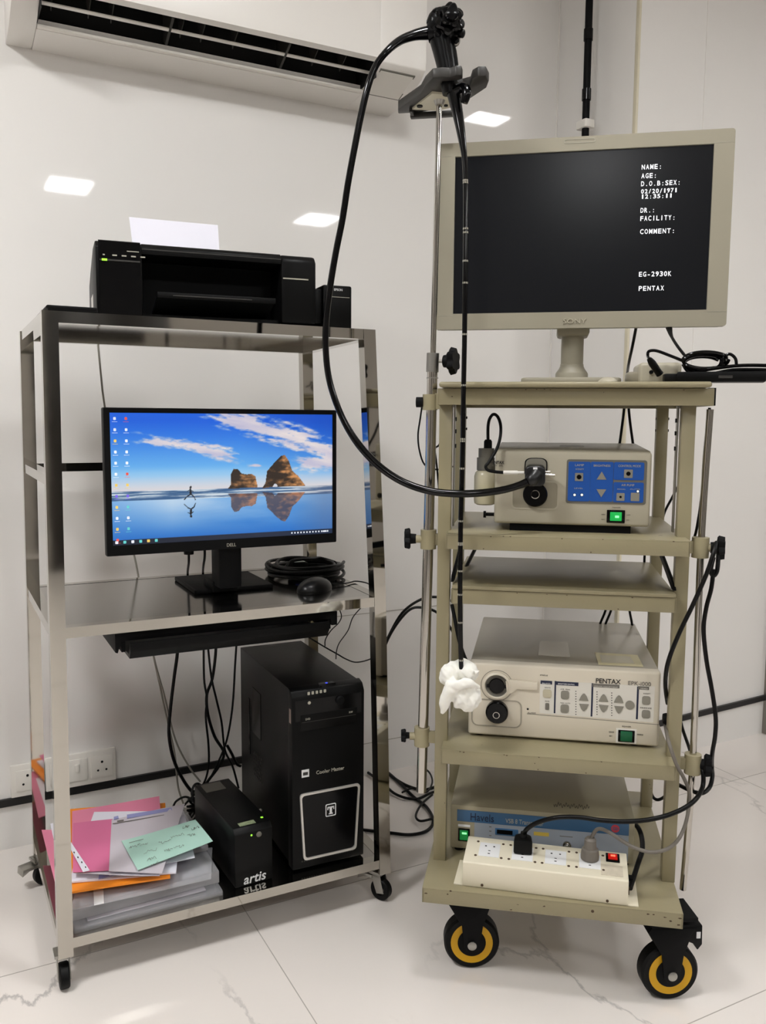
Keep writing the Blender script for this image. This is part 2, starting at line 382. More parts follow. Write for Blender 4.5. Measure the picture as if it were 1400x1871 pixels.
# ------------------------------------------------------------------ air conditioner
def air_conditioner():
    x0, x1 = .198, 1.262; xa, xb = .258, 1.118
    t = thing('air_conditioner', 'long white wall air conditioner with open black vent slot high on the wall', 'air conditioner', W0, (x0, YW, 2.055))
    Y = lambda d: YW-d
    full = [(Y(0), 2.057), (Y(.10), 2.066), (Y(.15), 2.079), (Y(.20), 2.098), (Y(.222), 2.116), (Y(.225), 2.15), (Y(.225), 2.31), (Y(.20), 2.345), (Y(0), 2.36)]
    slotted = [(Y(0), 2.057), (Y(.105), 2.067), (Y(.105), 2.09), (Y(.075), 2.10), (Y(.075), 2.2), (Y(.19), 2.2), (Y(.205), 2.118), (Y(.222), 2.124), (Y(.225), 2.15), (Y(.225), 2.31), (Y(.20), 2.345), (Y(0), 2.36)]
    MB().prism(full, 'a', x0, xa, .003).prism(full, 'a', xb, x1, .003).prism(slotted, 'a', xa, xb).build('casing', ACW, t, ang=30)
    MB().box(xa+.001, xb-.001, Y(.19), Y(.076), 2.185, 2.199).box(xa+.001, xb-.001, Y(.082), Y(.0755), 2.10, 2.199).box(xa, xa+.003, Y(.2), Y(.076), 2.08, 2.199).box(xb-.003, xb, Y(.2), Y(.076), 2.08, 2.199).build('vent_cavity', CABGUT, t)
    lip = MB().prism([(Y(.101), 2.068), (Y(.116), 2.069), (Y(.118), 2.075), (Y(.103), 2.076)], 'a', xa+.002, xb, .0015)
    lip.build('lower_louvre', WHITEP, t)
    fl_ = MB().prism([(Y(.156), 2.1025), (Y(.164), 2.1055), (Y(.163), 2.1095), (Y(.155), 2.1065)], 'a', xa+.004, xb+.02, .001)
    fl_.box(xa+.004, xa+.007, Y(.168), Y(.15), 2.10, 2.125).build('horizontal_louvre', WHITEP, t)
    MB().prism([(Y(.182), 2.128), (Y(.190), 2.131), (Y(.190), 2.134), (Y(.182), 2.131)], 'a', xa+.004, xb-.002).build('horizontal_louvre', GREYM, t)
    for fx in (.355, .71):
        x = xa+(xb-xa)*fx; MB().prism([(Y(.195), 2.12), (Y(.12), 2.085), (Y(.10), 2.10), (Y(.10), 2.19), (Y(.195), 2.19)], 'a', x-.003, x+.003).build('divider', GREYD, t)
    for k in range(12):
        x = xa+.03+(xb-xa-.05)*k/11+.012*math.sin(k*2.1)
        if k % 4 == 3: continue
        MB().prism([(Y(.185), 2.125), (Y(.14), 2.10), (Y(.12), 2.16), (Y(.16), 2.18)], 'a', x-.0009, x+.0009).build('vane', GREYD, t)
    # fixed plate right of the vents, badge at the left end
    MB().prism([(Y(.112), 2.0664), (Y(.208), 2.1008), (Y(.207), 2.104), (Y(.111), 2.0694)], 'a', xb+.009, x1-.026).build('plate_gap', GREYM, t)
    MB().prism([(Y(.116), 2.0668), (Y(.204), 2.0984), (Y(.203), 2.102), (Y(.115), 2.0704)], 'a', xb+.012, x1-.03).build('cover_plate', WHITEP, t)
    MB().box(.222, .238, Y(.2262), Y(.2245), 2.155, 2.172).build('badge', CHROME, t)
air_conditioner()

# ------------------------------------------------------------------ wall pipe, sockets
def wall_pipe():
    t = thing('conduit_pipe', 'black vertical conduit running up the wall above the beige monitor', 'pipe', W0, (XC-.02, 2.23, 1.5))
    x, y = XC-.02, 2.23
    MB().cyl((x, y, 1.62), (x, y, CEIL-.003), .0115).build('pipe', BLACKM, t)
    for z in (2.355, 2.175): MB().cyl((x, y, z-.017), (x, y, z+.017), .0145).build('coupling', BLACKG, t)
    MB().prism(rrect(x-.019, XC, y-.022, y+.026, .006), 'z', 2.072, 2.096, .001).cyl((x-.0195, y-.01, 2.085), (x-.0188, y-.01, 2.085), .003).build('clip', WHITEP, t, label='white wall clip holding the pipe')
wall_pipe()
def socket(x0, x1, z0, z1, label, mods):
    t = thing('wall_socket', label, 'wall socket', W0, (x0, YW, z0), 'wall sockets above the black strip')
    MB().box(x0, x1, YW-.010, YW, z0, z1, .003).build('plate', WHITEP, t)
    for (a, b, kind) in mods:
        MB().box(a, b, YW-.0125, YW-.008, z0+.016, z1-.016, .0012).build('socket_module' if kind == 's' else 'switch_module', WHITEP, t)
        c = (a+b)/2; zc = (z0+z1)/2
        if kind == 's':
            h = MB()
            for dx, dz, r in ((0, .013, .0035), (-.011, -.010, .003), (.011, -.010, .003)): h.prism(circ(c+dx, zc+dz, r, 12), 'b', YW-.0131, YW-.0124)
            h.build('pin_holes', CABGUT, t)
        else:
            MB().box(c-.006, c+.006, YW-.016, YW-.0124, zc-.004, zc+.018, .0015).build('rocker', WHITEP, t)
socket(.140, .224, .142, .231, 'white wall socket plate at the far left, partly behind the rack post', [(.153, .211, 's')])
socket(.227, .411, .142, .236, 'long white switch and socket plate on the wall, right of the smaller plate', [(.237, .275, 'w'), (.280, .335, 'w'), (.345, .402, 's')])

# ------------------------------------------------------------------ steel rack
D_R = .48; PW = .029
def uL(z, back): return (.000 if back else .006)+(.015 if back else .012)*z/1.346
def uR(z, back):
    if back: return .762-.020*(z/1.346)**1.6
    return .757-.020*(z/.745) if z < .745 else .737-.031*(z-.745)/.6
def rack():
    t = thing('steel_rack', 'tall stainless steel rack on castors holding the computer and printer', 'rack', R, (.37, .24, 0))
    for back in (0, 1):
        v0 = D_R-PW if back else 0
        for right in (0, 1):
            zs = [.072, .40, .745, 1.05, 1.346]; m = MB(); e = lambda z: (uR(z, back)-PW if right else uL(z, back))
            for a, b in zip(zs, zs[1:]):
                q = lambda z: [(e(z), v0, z), (e(z)+PW, v0, z), (e(z)+PW, v0+PW, z), (e(z), v0+PW, z)]
                m.hull(q(a), q(b))
            m.build('post', STEEL, t, ang=30)
    def rail(p, q, h, name='rail', wdt=.025):
        p, q = Vector(p), Vector(q); d = (q-p).normalized(); s = Vector((-d.y, d.x, 0)).normalized()*wdt/2; up = Vector((0, 0, h))
        MB().hull([p-s-up, p+s-up, p+s, p-s], [q-s-up, q+s-up, q+s, q-s]).build(name, STEEL, t, ang=30)
    for z in (1.346, .745, .110):
        h = .0215
        rail((uL(z, 0)+PW, .0135, z), (uR(z, 0)-PW, .0135, z), h); rail((uL(z, 1)+PW, D_R-.0135, z), (uR(z, 1)-PW, D_R-.0135, z), h)
        rail((uL(z, 0)+.0145, PW, z), (uL(z, 1)+.0145, D_R-PW, z), h); rail((uR(z, 0)-.0145, PW, z), (uR(z, 1)-.0145, D_R-PW, z), h)
        zt = z-.0006 if z < 1.3 else z+.0015
        q = lambda zz: [(uL(z, 0)+.018, .018, zz), (uR(z, 0)-.018, .018, zz), (uR(z, 1)-.018, D_R-.018, zz), (uL(z, 1)+.018, D_R-.018, zz)]
        MB().hull(q(zt-.003), q(zt)).build('shelf', STEELSHEET, t, ang=30)
    z = 1.04
    rail((uL(z, 1)+PW, D_R-.0135, z), (uR(z, 1)-PW, D_R-.0135, z), .02, 'crossbar'); rail((uL(z, 0)+.0145, PW, z), (uL(z, 1)+.0145, D_R-PW, z), .02, 'crossbar')
    # castors
    def castor(u, v, ang, r=.026, off=.012, brake=False):
        c = MB(); rot = Matrix.Rotation(ang, 3, 'Z')
        P = lambda x, y, z: Vector((u, v, 0))+rot @ Vector((x, y, 0))+Vector((0, 0, z))
        b = bpy.data.objects.new('castor', None); COL.objects.link(b); b.parent = t; ORG[b.name] = ORG[t.name]
        m = MB(); m.box(-.017, .017, -.017, .017, .0665, .0725); m.prism([(-.012, .066), (.014, .066), (.014+off, r-.004), (off-.006, r-.008)], 'a', .0105, .0125).prism([(-.012, .066), (.014, .066), (.014+off, r-.004), (off-.006, r-.008)], 'a', -.0125, -.0105)
        m.box(-.0125, .0125, -.012, .014, .059, .0665)
        m.v = [P(*q) for q in m.v]; m.build('castor_fork', ZINC, t if False else b)
        wv = MB(); wv.lathe([(r*.5, -.0095), (r-.002, -.0095), (r, -.007), (r, .007), (r-.002, .0095), (r*.5, .0095)], P(0, off, r), rot @ Vector((1, 0, 0)), 26, True)
        wv.build('castor_wheel', RUBBER, b)
        if brake:
            k = MB(); k.prism([(-.006, .062), (-.045, .060), (-.047, .043), (-.03, .052), (-.006, .054)], 'a', -.016, .016, .001); k.v = [P(*q) for q in k.v]; k.build('castor_brake', ZINC, b)
    castor(.018, .030, rad(180), brake=False); castor(uR(.1, 0)-.02, .03, rad(-150), brake=True)
    castor(.012, D_R-.03, rad(-72), brake=True); castor(uR(.1, 1)-.02, D_R-.03, rad(60))
rack()

# ------------------------------------------------------------------ printer on top
PZ = 1.3485
P = Fr(*(R.w(R.pv(173, 435, .08).x, .08, 0).xy), R.th+rad(-6))
def printer():
    t = thing('inkjet_printer', 'black inkjet printer with side ink tank on top of the steel rack', 'printer', P, (.25, .15, PZ))
    pv = lambda x, y, v=0: P.pv(x, y, v)
    H = PZ+.149; wd = .453; ul = pv(260, 500).x; ur = pv(514, 520).x
    side = [(0, PZ+.004), (0, H-.012), (.012, H), (.09, H), (.22, H-.03), (.29, H-.05), (.30, H-.09), (.30, PZ+.004)]
    m = MB(); m.prism(side, 'a', 0, ul, .003).prism(side, 'a', ur, wd, .006)
    # centre: hood over a recess
    m.prism([(.0, H-.022), (.0, H-.008), (.010, H), (.09, H), (.22, H-.03), (.29, H-.05), (.30, PZ+.004), (.10, PZ+.004), (.10, H-.022)], 'a', ul-.001, ur+.001, .002)
    m.box(ul-.001, ur+.001, .02, .11, PZ+.004, PZ+.012)
    for a in (.03, wd-.05):
        for b in (.03, .25): m.box(a, a+.02, b, b+.02, PZ, PZ+.006)
    m.build('body', BLACK, t)
    MB().box(ul, ur, .0975, .1, PZ+.012, H-.022).build('recess_back', BLACKM, t)
    MB().prism([(-.003, .004+PZ), (-.003, H-.002), (.0, H), (.0, .004+PZ)], 'a', .006, ul-.003).build('control_panel', BLACKG, t)
    MB().box(.008, ul-.004, -.0048, -.003, H-.040, H-.037).build('panel_line', GREYD, t)
    MB().box(.012, .022, -.0055, -.0045, H-.0405, H-.0365).build('status_light', LEDG, t)
    for k in range(5): 
        MB().box(.014+.018*k, .014+.018*k+(.004 if k == 0 else .009), -.0044, -.003, H-.030, H-.0275).build('button', GREYL, t)
    MB().box(.060, ul-.006, -.0044, -.003, H-.020, H-.0185).build('model_mark', GREYL, t)
    MB().box(ur+.004, wd-.018, -.001, .0002, H-.052, H-.0495).build('tray_slot_line', GREYL, t)
    MB().box(ul, ur, -.0006, .003, H-.013, H-.011).build('hood_highlight_strip', GREYD, t)
    # output tray hanging open
    uo0, uo1 = pv(285, 550, -.02).x, pv(498, 560, -.02).x
    zt = pv(390, 540, -.045).z
    MB().prism([(-.045, zt), (-.045, zt-.008), (.05, PZ+.012), (.06, PZ+.02)], 'a', uo0, uo1, .0015).box(uo0, uo1, -.049, -.044, zt-.010, zt+.001, .001).build('output_tray', BLACK, t)
    MB().box(uo0+.03, uo1-.05, -.0505, -.049, zt-.006, zt-.004).build('tray_edge_line', GREYD, t)
    # rear paper support
    for x in (232, 413):
        c = P.pv(x, 445, .2); MB().prism([(c.x-.013, H-.04), (c.x-.013, H+.012), (c.x-.008, H+.018), (c.x+.012, H+.018), (c.x+.014, H+.012), (c.x+.014, H-.04)], 'b', .19, .206, .002).build('paper_guide', BLACK, t)
    # ink tank at the right
    c0, c1 = P.pv(584, 592, .02).x, P.pv(643, 598, .02).x
    MB().box(wd+.001, c0+.012, .03, .16, PZ+.01, PZ+.085, .002).box(c0+.008, c1, .02, .17, PZ, PZ+.094, .004).build('ink_tank', BLACK, t)
    text('EPSON', 'ink_tank_lettering', PRINTW, t, (P.pv(611, 531, .019).x, .0197, P.pv(611, 531, .019).z), .019, .0050)
    MB().box(c0+.028, c1-.006, .0190, .0202, PZ+.068, PZ+.0690).build('ink_tank_line', GREYL, t)
    # label on the left side
    MB().box(-.0006, .0005, .13, .20, PZ+.03, PZ+.06).build('side_sticker', WHITEP, t)
    # sheet in the feeder
    a = P.pv(247, 440, .19); b = P.pv(403, 457, .19); c = P.pv(395, 411, .235); d = P.pv(236, 399, .235)
    lo = [Vector((a.x, .188, H-.03)), Vector((b.x, .188, H-.03)), Vector((c.x+.004, .235, c.z)), Vector((d.x, .235, d.z+.003))]
    MB().hull(lo, [p+Vector((0, .0006, 0)) for p in lo]).build('paper_sheet', PAPER, None, P, label='blank white sheet standing in the rear feeder of the printer', cat='paper')
printer()
m = MB(); q = [R.pz(78, 556, 1.352), R.pz(172, 566, 1.352)]
m.box(.030, .120, .012, .34, 1.3478, 1.352, .001).tube([(.030, .014, 1.354), (.118, .014, 1.354)], .0035).tube([(.031, .014, 1.354), (.031, .34, 1.354)], .0035).build('rubber_mat', BLACKM, None, R, label='flat black mat on the rack top, left of the printer', cat='mat')

# ------------------------------------------------------------------ computer monitor
MV = .13; SZ = .7446
def picture(u, v):
    """desktop picture: u to the right, v up, both 0..1; returns sRGB 0..255"""
    hz = .385
    n = lambda a, b, s: noise.fractal(Vector((a, b, s)), 1.0, 2.1, 6)
    bump = lambda x, c_, w_: max(0, 1-abs(x-c_)/w_)
    if v > hz:
        t = (v-hz)/(1-hz); c = Vector((214, 224, 236)).lerp(Vector((112, 186, 242)), min(t*3.2, 1)).lerp(Vector((18, 96, 222)), max(0, min(1, t*1.5-.35)))
        c = c.lerp(Vector((10, 64, 176)), max(0, u-.55)*1.3*t)
        k1 = bump(v+.36*u, .845, .055+.06*u)*min(1, max(0, (u-.07)*9))*min(1, max(0, (.58-u)*9))
        k2 = bump(v+.62*u, 1.30, .15)*min(1, max(0, (u-.33)*7))
        k3 = bump(v, .56+.25*(u-.85), .10)*min(1, max(0, (u-.76)*9)); k4 = bump(v, .565, .022)*bump(u, .625, .045)*1.6
        q = n(u*6+3+v*2, v*16+u*5, .3)*.75+.5
        env = k1*1.25+k2*1.2+k3+k4; nn = n(u*9+v*3, v*22+u*8, .3)+.5*n(u*30, v*50, 2)
        k = min(1, max(0, env*1.75-.45+nn*1.25)) if env > .02 else 0
        k *= min(1, env*4)
        c = c.lerp(Vector((206, 196, 214)).lerp(Vector((250, 232, 222)), max(0, min(1, q))), k*.92)
        if t < .18: c = c.lerp(Vector((222, 206, 204)), (.18-t)*3)
    else:
        t = v/hz
        if t > .80: c = Vector((58, 96, 140)).lerp(Vector((206, 218, 228)), max(0, min(1, .42+2.2*n(u*5, t*26, 1.7))))
        else:
            c = Vector((120, 178, 232)).lerp(Vector((34, 112, 200)), 1-t)
            lit = max(0, .55-abs(u-.25)*1.6)+max(0, .4+.7*n(u*3, t*4, 4))*max(0, 1-abs(u-.6)*2.2)*.5
            c = c.lerp(Vector((228, 236, 242)), max(0, min(.85, lit*t*1.5)))
        c = c.lerp(Vector((120, 110, 128)), max(0, min(.35, (u-.78)*2)))
    def inp(poly):
        ins = False; j = len(poly)-1
        for i in range(len(poly)):
            if (poly[i][1] > v) != (poly[j][1] > v) and u < (poly[j][0]-poly[i][0])*(v-poly[i][1])/(poly[j][1]-poly[i][1])+poly[i][0]: ins = not ins
            j = i
        return ins
    A = [(.497, .378), (.510, .41), (.512, .50), (.525, .545), (.545, .54), (.56, .505), (.585, .495), (.605, .50), (.625, .478), (.635, .385)]
    B = [(.655, .372), (.672, .42), (.68, .52), (.72, .60), (.745, .645), (.765, .655), (.785, .60), (.80, .52), (.83, .47), (.865, .385), (.73, .385), (.725, .405), (.715, .41), (.705, .385)]
    rf = lambda P_: [(x, 2*.345-y*.93) for x, y in P_]
    for Q, refl in ((A, 0), (B, 0), (rf(A), 1), (rf(B), 1)):
        if inp(Q):
            w_ = .30+.75*n(u*16, v*20, 9)+.55*n(u*40, v*40, 3); w_ = max(0, min(1, w_+max(-.35, min(.4, (u-(.575 if u < .645 else .775))*7))))
            rc = Vector((48, 36, 28)).lerp(Vector((214, 150, 92)), w_)
            if refl: rc = Vector((70, 52, 58)).lerp(Vector((190, 112, 66)), w_).lerp(c, .25)
            return rc
    # runner and its reflection
    for sgn, y0 in ((1, .300), (-1, .265)):
        Y = lambda k: y0+sgn*k
        segs = [((.330, Y(.085)), (.332, Y(.045)), .0055), ((.332, Y(.045)), (.318, Y(.03)), .0035), ((.318, Y(.03)), (.303, Y(.002)), .0025), ((.332, Y(.045)), (.345, Y(.025)), .0035), ((.345, Y(.025)), (.352, Y(-.004)), .0025), ((.330, Y(.08)), (.317, Y(.07)), .0025), ((.331, Y(.08)), (.343, Y(.065)), .0025), ((.331, Y(.10)), (.332, Y(.104)), .006)]
        for a, b, r in segs:
            ax, ay = a[0]*1.78, a[1]; bx, by = b[0]*1.78, b[1]; px, py = u*1.78, v; l2 = (bx-ax)**2+(by-ay)**2; tt = max(0, min(1, ((px-ax)*(bx-ax)+(py-ay)*(by-ay))/max(l2, 1e-9)))
            if math.hypot(px-ax-tt*(bx-ax), py-ay-tt*(by-ay)) < r*1.4: return Vector((18, 22, 34))
    return c
def monitor():
    t = thing('desktop_monitor', 'black widescreen monitor showing a beach desktop picture on the middle shelf', 'monitor', R, (.40, .24, SZ))
    g = lambda x, y: R.pv(x, y, MV)
    c = [g(187, 741), g(609, 752), g(620, 990), g(195, 1018)]
    a0, a1 = (c[0].x+c[3].x)/2, (c[1].x+c[2].x)/2; z1, z0 = (c[0].z+c[1].z)/2, (c[2].z+c[3].z)/2
    s = [g(198.4, 753), g(602.8, 758.5), g(611, 972), g(207.5, 999)]
    b0, b1 = (s[0].x+s[3].x)/2, (s[1].x+s[2].x)/2; y1, y0 = (s[0].z+s[1].z)/2, (s[2].z+s[3].z)/2
    MB().box(a0, a1, MV, MV+.022, z0, z1, .003).box(a0+.1, a1-.1, MV+.02, MV+.05, z0+.04, z1-.06, .008).build('housing', BLACK, t)
    o = rrect(a0+.001, a1-.001, z0+.001, z1-.001, .003); i = rrect(b0, b1, y0, y1, .0006)
    MB().ring(o, i, MV-.003, MV+.001).build('bezel', BLACKM, t)
    NX, NY = 400, 236; me = bpy.data.meshes.new('screen'); vs = []; cols = []; org = ORG[t.name][1]
    for j in range(NY+1):
        for k in range(NX+1): vs.append(Vector((b0+(b1-b0)*k/NX, MV-.0012, y0+(y1-y0)*j/NY))-org)
    fs = [(j*(NX+1)+k, j*(NX+1)+k+1, (j+1)*(NX+1)+k+1, (j+1)*(NX+1)+k) for j in range(NY) for k in range(NX)]
    me.from_pydata(vs, [], fs); at = me.color_attributes.new('picture', 'FLOAT_COLOR', 'POINT'); buf = []
    TB = .042
    for j in range(NY+1):
        for k in range(NX+1):
            u, v = k/NX, j/NY
            col = Vector((12, 22, 42)).lerp(Vector((30, 44, 70)), u) if v < TB else picture(u, (v-TB)/(1-TB))
            buf += list(lin(tuple(max(0, min(255, q)) for q in col)))+[1]
    at.data.foreach_set('color', buf)
    sm = bpy.data.materials.new('lit_desktop_picture'); sm.use_nodes = True; nt = sm.node_tree; b = nt.nodes['Principled BSDF']
    b.inputs['Base Color'].default_value = (.01, .01, .01, 1); b.inputs['Roughness'].default_value = .35; b.inputs['Emission Strength'].default_value = .95
    an = nt.nodes.new('ShaderNodeVertexColor'); an.layer_name = 'picture'; nt.links.new(an.outputs[0], b.inputs['Emission Color']); me.materials.append(sm)
    so = bpy.data.objects.new('screen', me); COL.objects.link(so); so.parent = t; ORG[so.name] = ORG[t.name]
    IC = [mat('icon_white', (225, 230, 238), .5, emit=(205, 212, 226), es=.6), mat('icon_red', (220, 70, 60), .5, emit=(200, 90, 80), es=.6), mat('icon_yellow', (225, 190, 90), .5, emit=(205, 180, 100), es=.6), mat('icon_violet', (110, 90, 220), .5, emit=(110, 90, 200), es=.6), mat('icon_teal', (90, 190, 190), .5, emit=(90, 180, 180), es=.6)]
    spec = [(0, 0), (1, 1), (0, 0), (1, 0), (0, 2), (1, 0), (0, 0), (1, 0), (0, 0), (1, 0), (0, 0), (1, 1), (0, 2), (1, 2), (0, 3), (1, 3), (0, 2), (1, 4), (0, 0), (1, 0), (0, 2), (1, 4), (0, 1)]
    for n_, (cx, ci) in enumerate(spec):
        row = n_//2; x = b0+.010+cx*.023; z = y1-.012-row*.0232
        MB().prism(rrect(x-.0026, x+.0026, z-.0030, z+.0030, .0012, 2), 'b', MV-.0016, MV-.0011).box(x-.0055, x+.0055, MV-.0015, MV-.0012, z-.0070, z-.0063).build('desktop_icon', IC[ci], so)
    for n_ in range(6): 
        x = b0+.008+n_*.0165; MB().prism(rrect(x-.003, x+.003, y0+.0035, y0+.0095, .001, 2), 'b', MV-.0016, MV-.0011).build('taskbar_icon', IC[[0, 4, 0, 4, 2, 4][n_]], so)
    for n_ in range(13):
        x = b1-.012-n_*.0075; MB().box(x-(.0045 if n_ == 1 else .0015), x+(.0045 if n_ == 1 else .0015), MV-.0016, MV-.0011, y0+.004, y0+.0075).build('tray_icon', IC[0], so)
    p = g(414, 998.5); text('DELL', 'brand_lettering', GREYL, t, (p.x, MV-.0034, p.z), .021, .0072)
    # neck and base
    n0, n1 = R.pv(381, 1040, .24).x, R.pv(421, 1040, .24).x
    MB().box(n0, n1, MV+.02, MV+.085, SZ+.02, z0+.12, .004).box(n0-.004, n1+.004, .19, .27, SZ+.004, SZ+.03, .004).build('neck', BLACKM, t)
    f0, f1 = .348, .539
    MB().prism(rrect(f0, f1, .205, .405, .006), 'z', SZ, SZ+.010, .0025).build('base', BLACKM, t)
    pl = R.pv(345, 1010, .17)
    MB().cyl((pl.x, .17, z0-.012), (pl.x, .17, z0+.03), .011, .013).build('cable_plug', BLACK, t)
    MB().tube([(pl.x, .17, z0), R.pv(345, 1026, .22), R.pv(344, 1036, .34), R.pv(343, 1046, .47), R.pv(343, 1075, .51)], .003).build('monitor_cable', CABLE, t)
    MB().tube([R.pv(374, 1000, .17), R.pv(374, 1018, .22), R.pv(372, 1032, .34), R.pv(371, 1044, .47), R.pv(371, 1070, .51)], .003).build('monitor_cable', CABLE, t)
monitor()

# ------------------------------------------------------------------ mouse, cord coil, keyboard tray
def mouse():
    t = thing('computer_mouse', 'small black computer mouse in front of the coiled cord', 'mouse', R, (.612, .125, SZ))
    rot = Matrix.Rotation(rad(-62), 3, 'Z')
    m = MB().ball((0, 0, .003), .033, .052, .029, nu=32, nv=20); m.v = [Vector((.617, .135, SZ))+rot @ Vector((v.x*(1-.08*(v.y/.05)), v.y, max(v.z, 0))) for v in m.v]; m.build('shell', mat('mouse_black', (8, 8, 8), .3, spec=.3), t)
    c = [Vector((.64, .17, SZ+.008)), R.pz(630, 1066, SZ+.004), R.pz(650, 1062, SZ+.004), R.pz(672, 1066, SZ+.004), R.pz(684, 1076, SZ+.004)]
    e = Vector((c[-1].x+.012, c[-1].y+.02, SZ-.03)); MB().tube(c, .0017, 8).build('mouse_cord', CABLE, t)
mouse()
def coil():
    t = thing('cable_coil', 'thick black cord coiled beside the monitor stand on the middle shelf', 'cord', R, (.668, .325, SZ))
    pts = []; N = 9*14
    for i in range(N):
        a = 2*PI*i/14; k = i/14; rr = .084+.009*math.sin(k*2.3)+.005*math.sin(k*7)
        pts.append((.668+rr*1.02*math.cos(a)+.006*math.sin(k*3), .325+rr*1.25*math.sin(a)+.008*math.cos(k*2), SZ+.0045+.0065*(k % 5)+.004*(k > 5)+.003*math.sin(a*2+k)))
    MB().tube(pts, .0042, 8, 3).build('cord', CABLE, t)
    pts = [(.60, .29, SZ+.03), (.63, .31, SZ+.045), (.68, .33, SZ+.042), (.73, .37, SZ+.035), (.75, .32, SZ+.03)]
    MB().tube(pts, .0045).build('cord_end', CABLE, t)
    MB().box(.625, .668, .30, .34, SZ+.008, SZ+.040, .004).build('plug', BLACKM, t)
    MB().box(.632, .660, .2985, .3000, SZ+.016, SZ+.026).build('blue_tag', mat('blue_tag', (50, 70, 150), .5), t)
    MB().box(.632, .660, .303, .325, SZ+.0405, SZ+.0415).build('white_tag', PRINTW, t)
coil()
def tray():
    t = thing('keyboard_tray', 'black sliding keyboard tray hanging under the middle shelf', 'tray', R, (.38, .15, .66))
    MB().prism([(.137, .7165), (.137, .678), (.142, .676), (.146, .69), (.150, .690), (.150, .700), (.61, .700), (.612, .685), (.626, .685), (.626, .7165)], 'b', .025, .36, .001).build('slide_channel', BLACKM, t)
    MB().prism([(.0, .700), (.0, .683), (.012, .666), (.36, .666), (.36, .674), (.016, .674), (.010, .700)], 'a', .162, .596, .001).build('tray_panel', BLACK, t)
    for u in (.150, .604): MB().box(u, u+.008, .03, .34, .676, .7, .001).build('side_bracket', BLACKM, t)
tray()

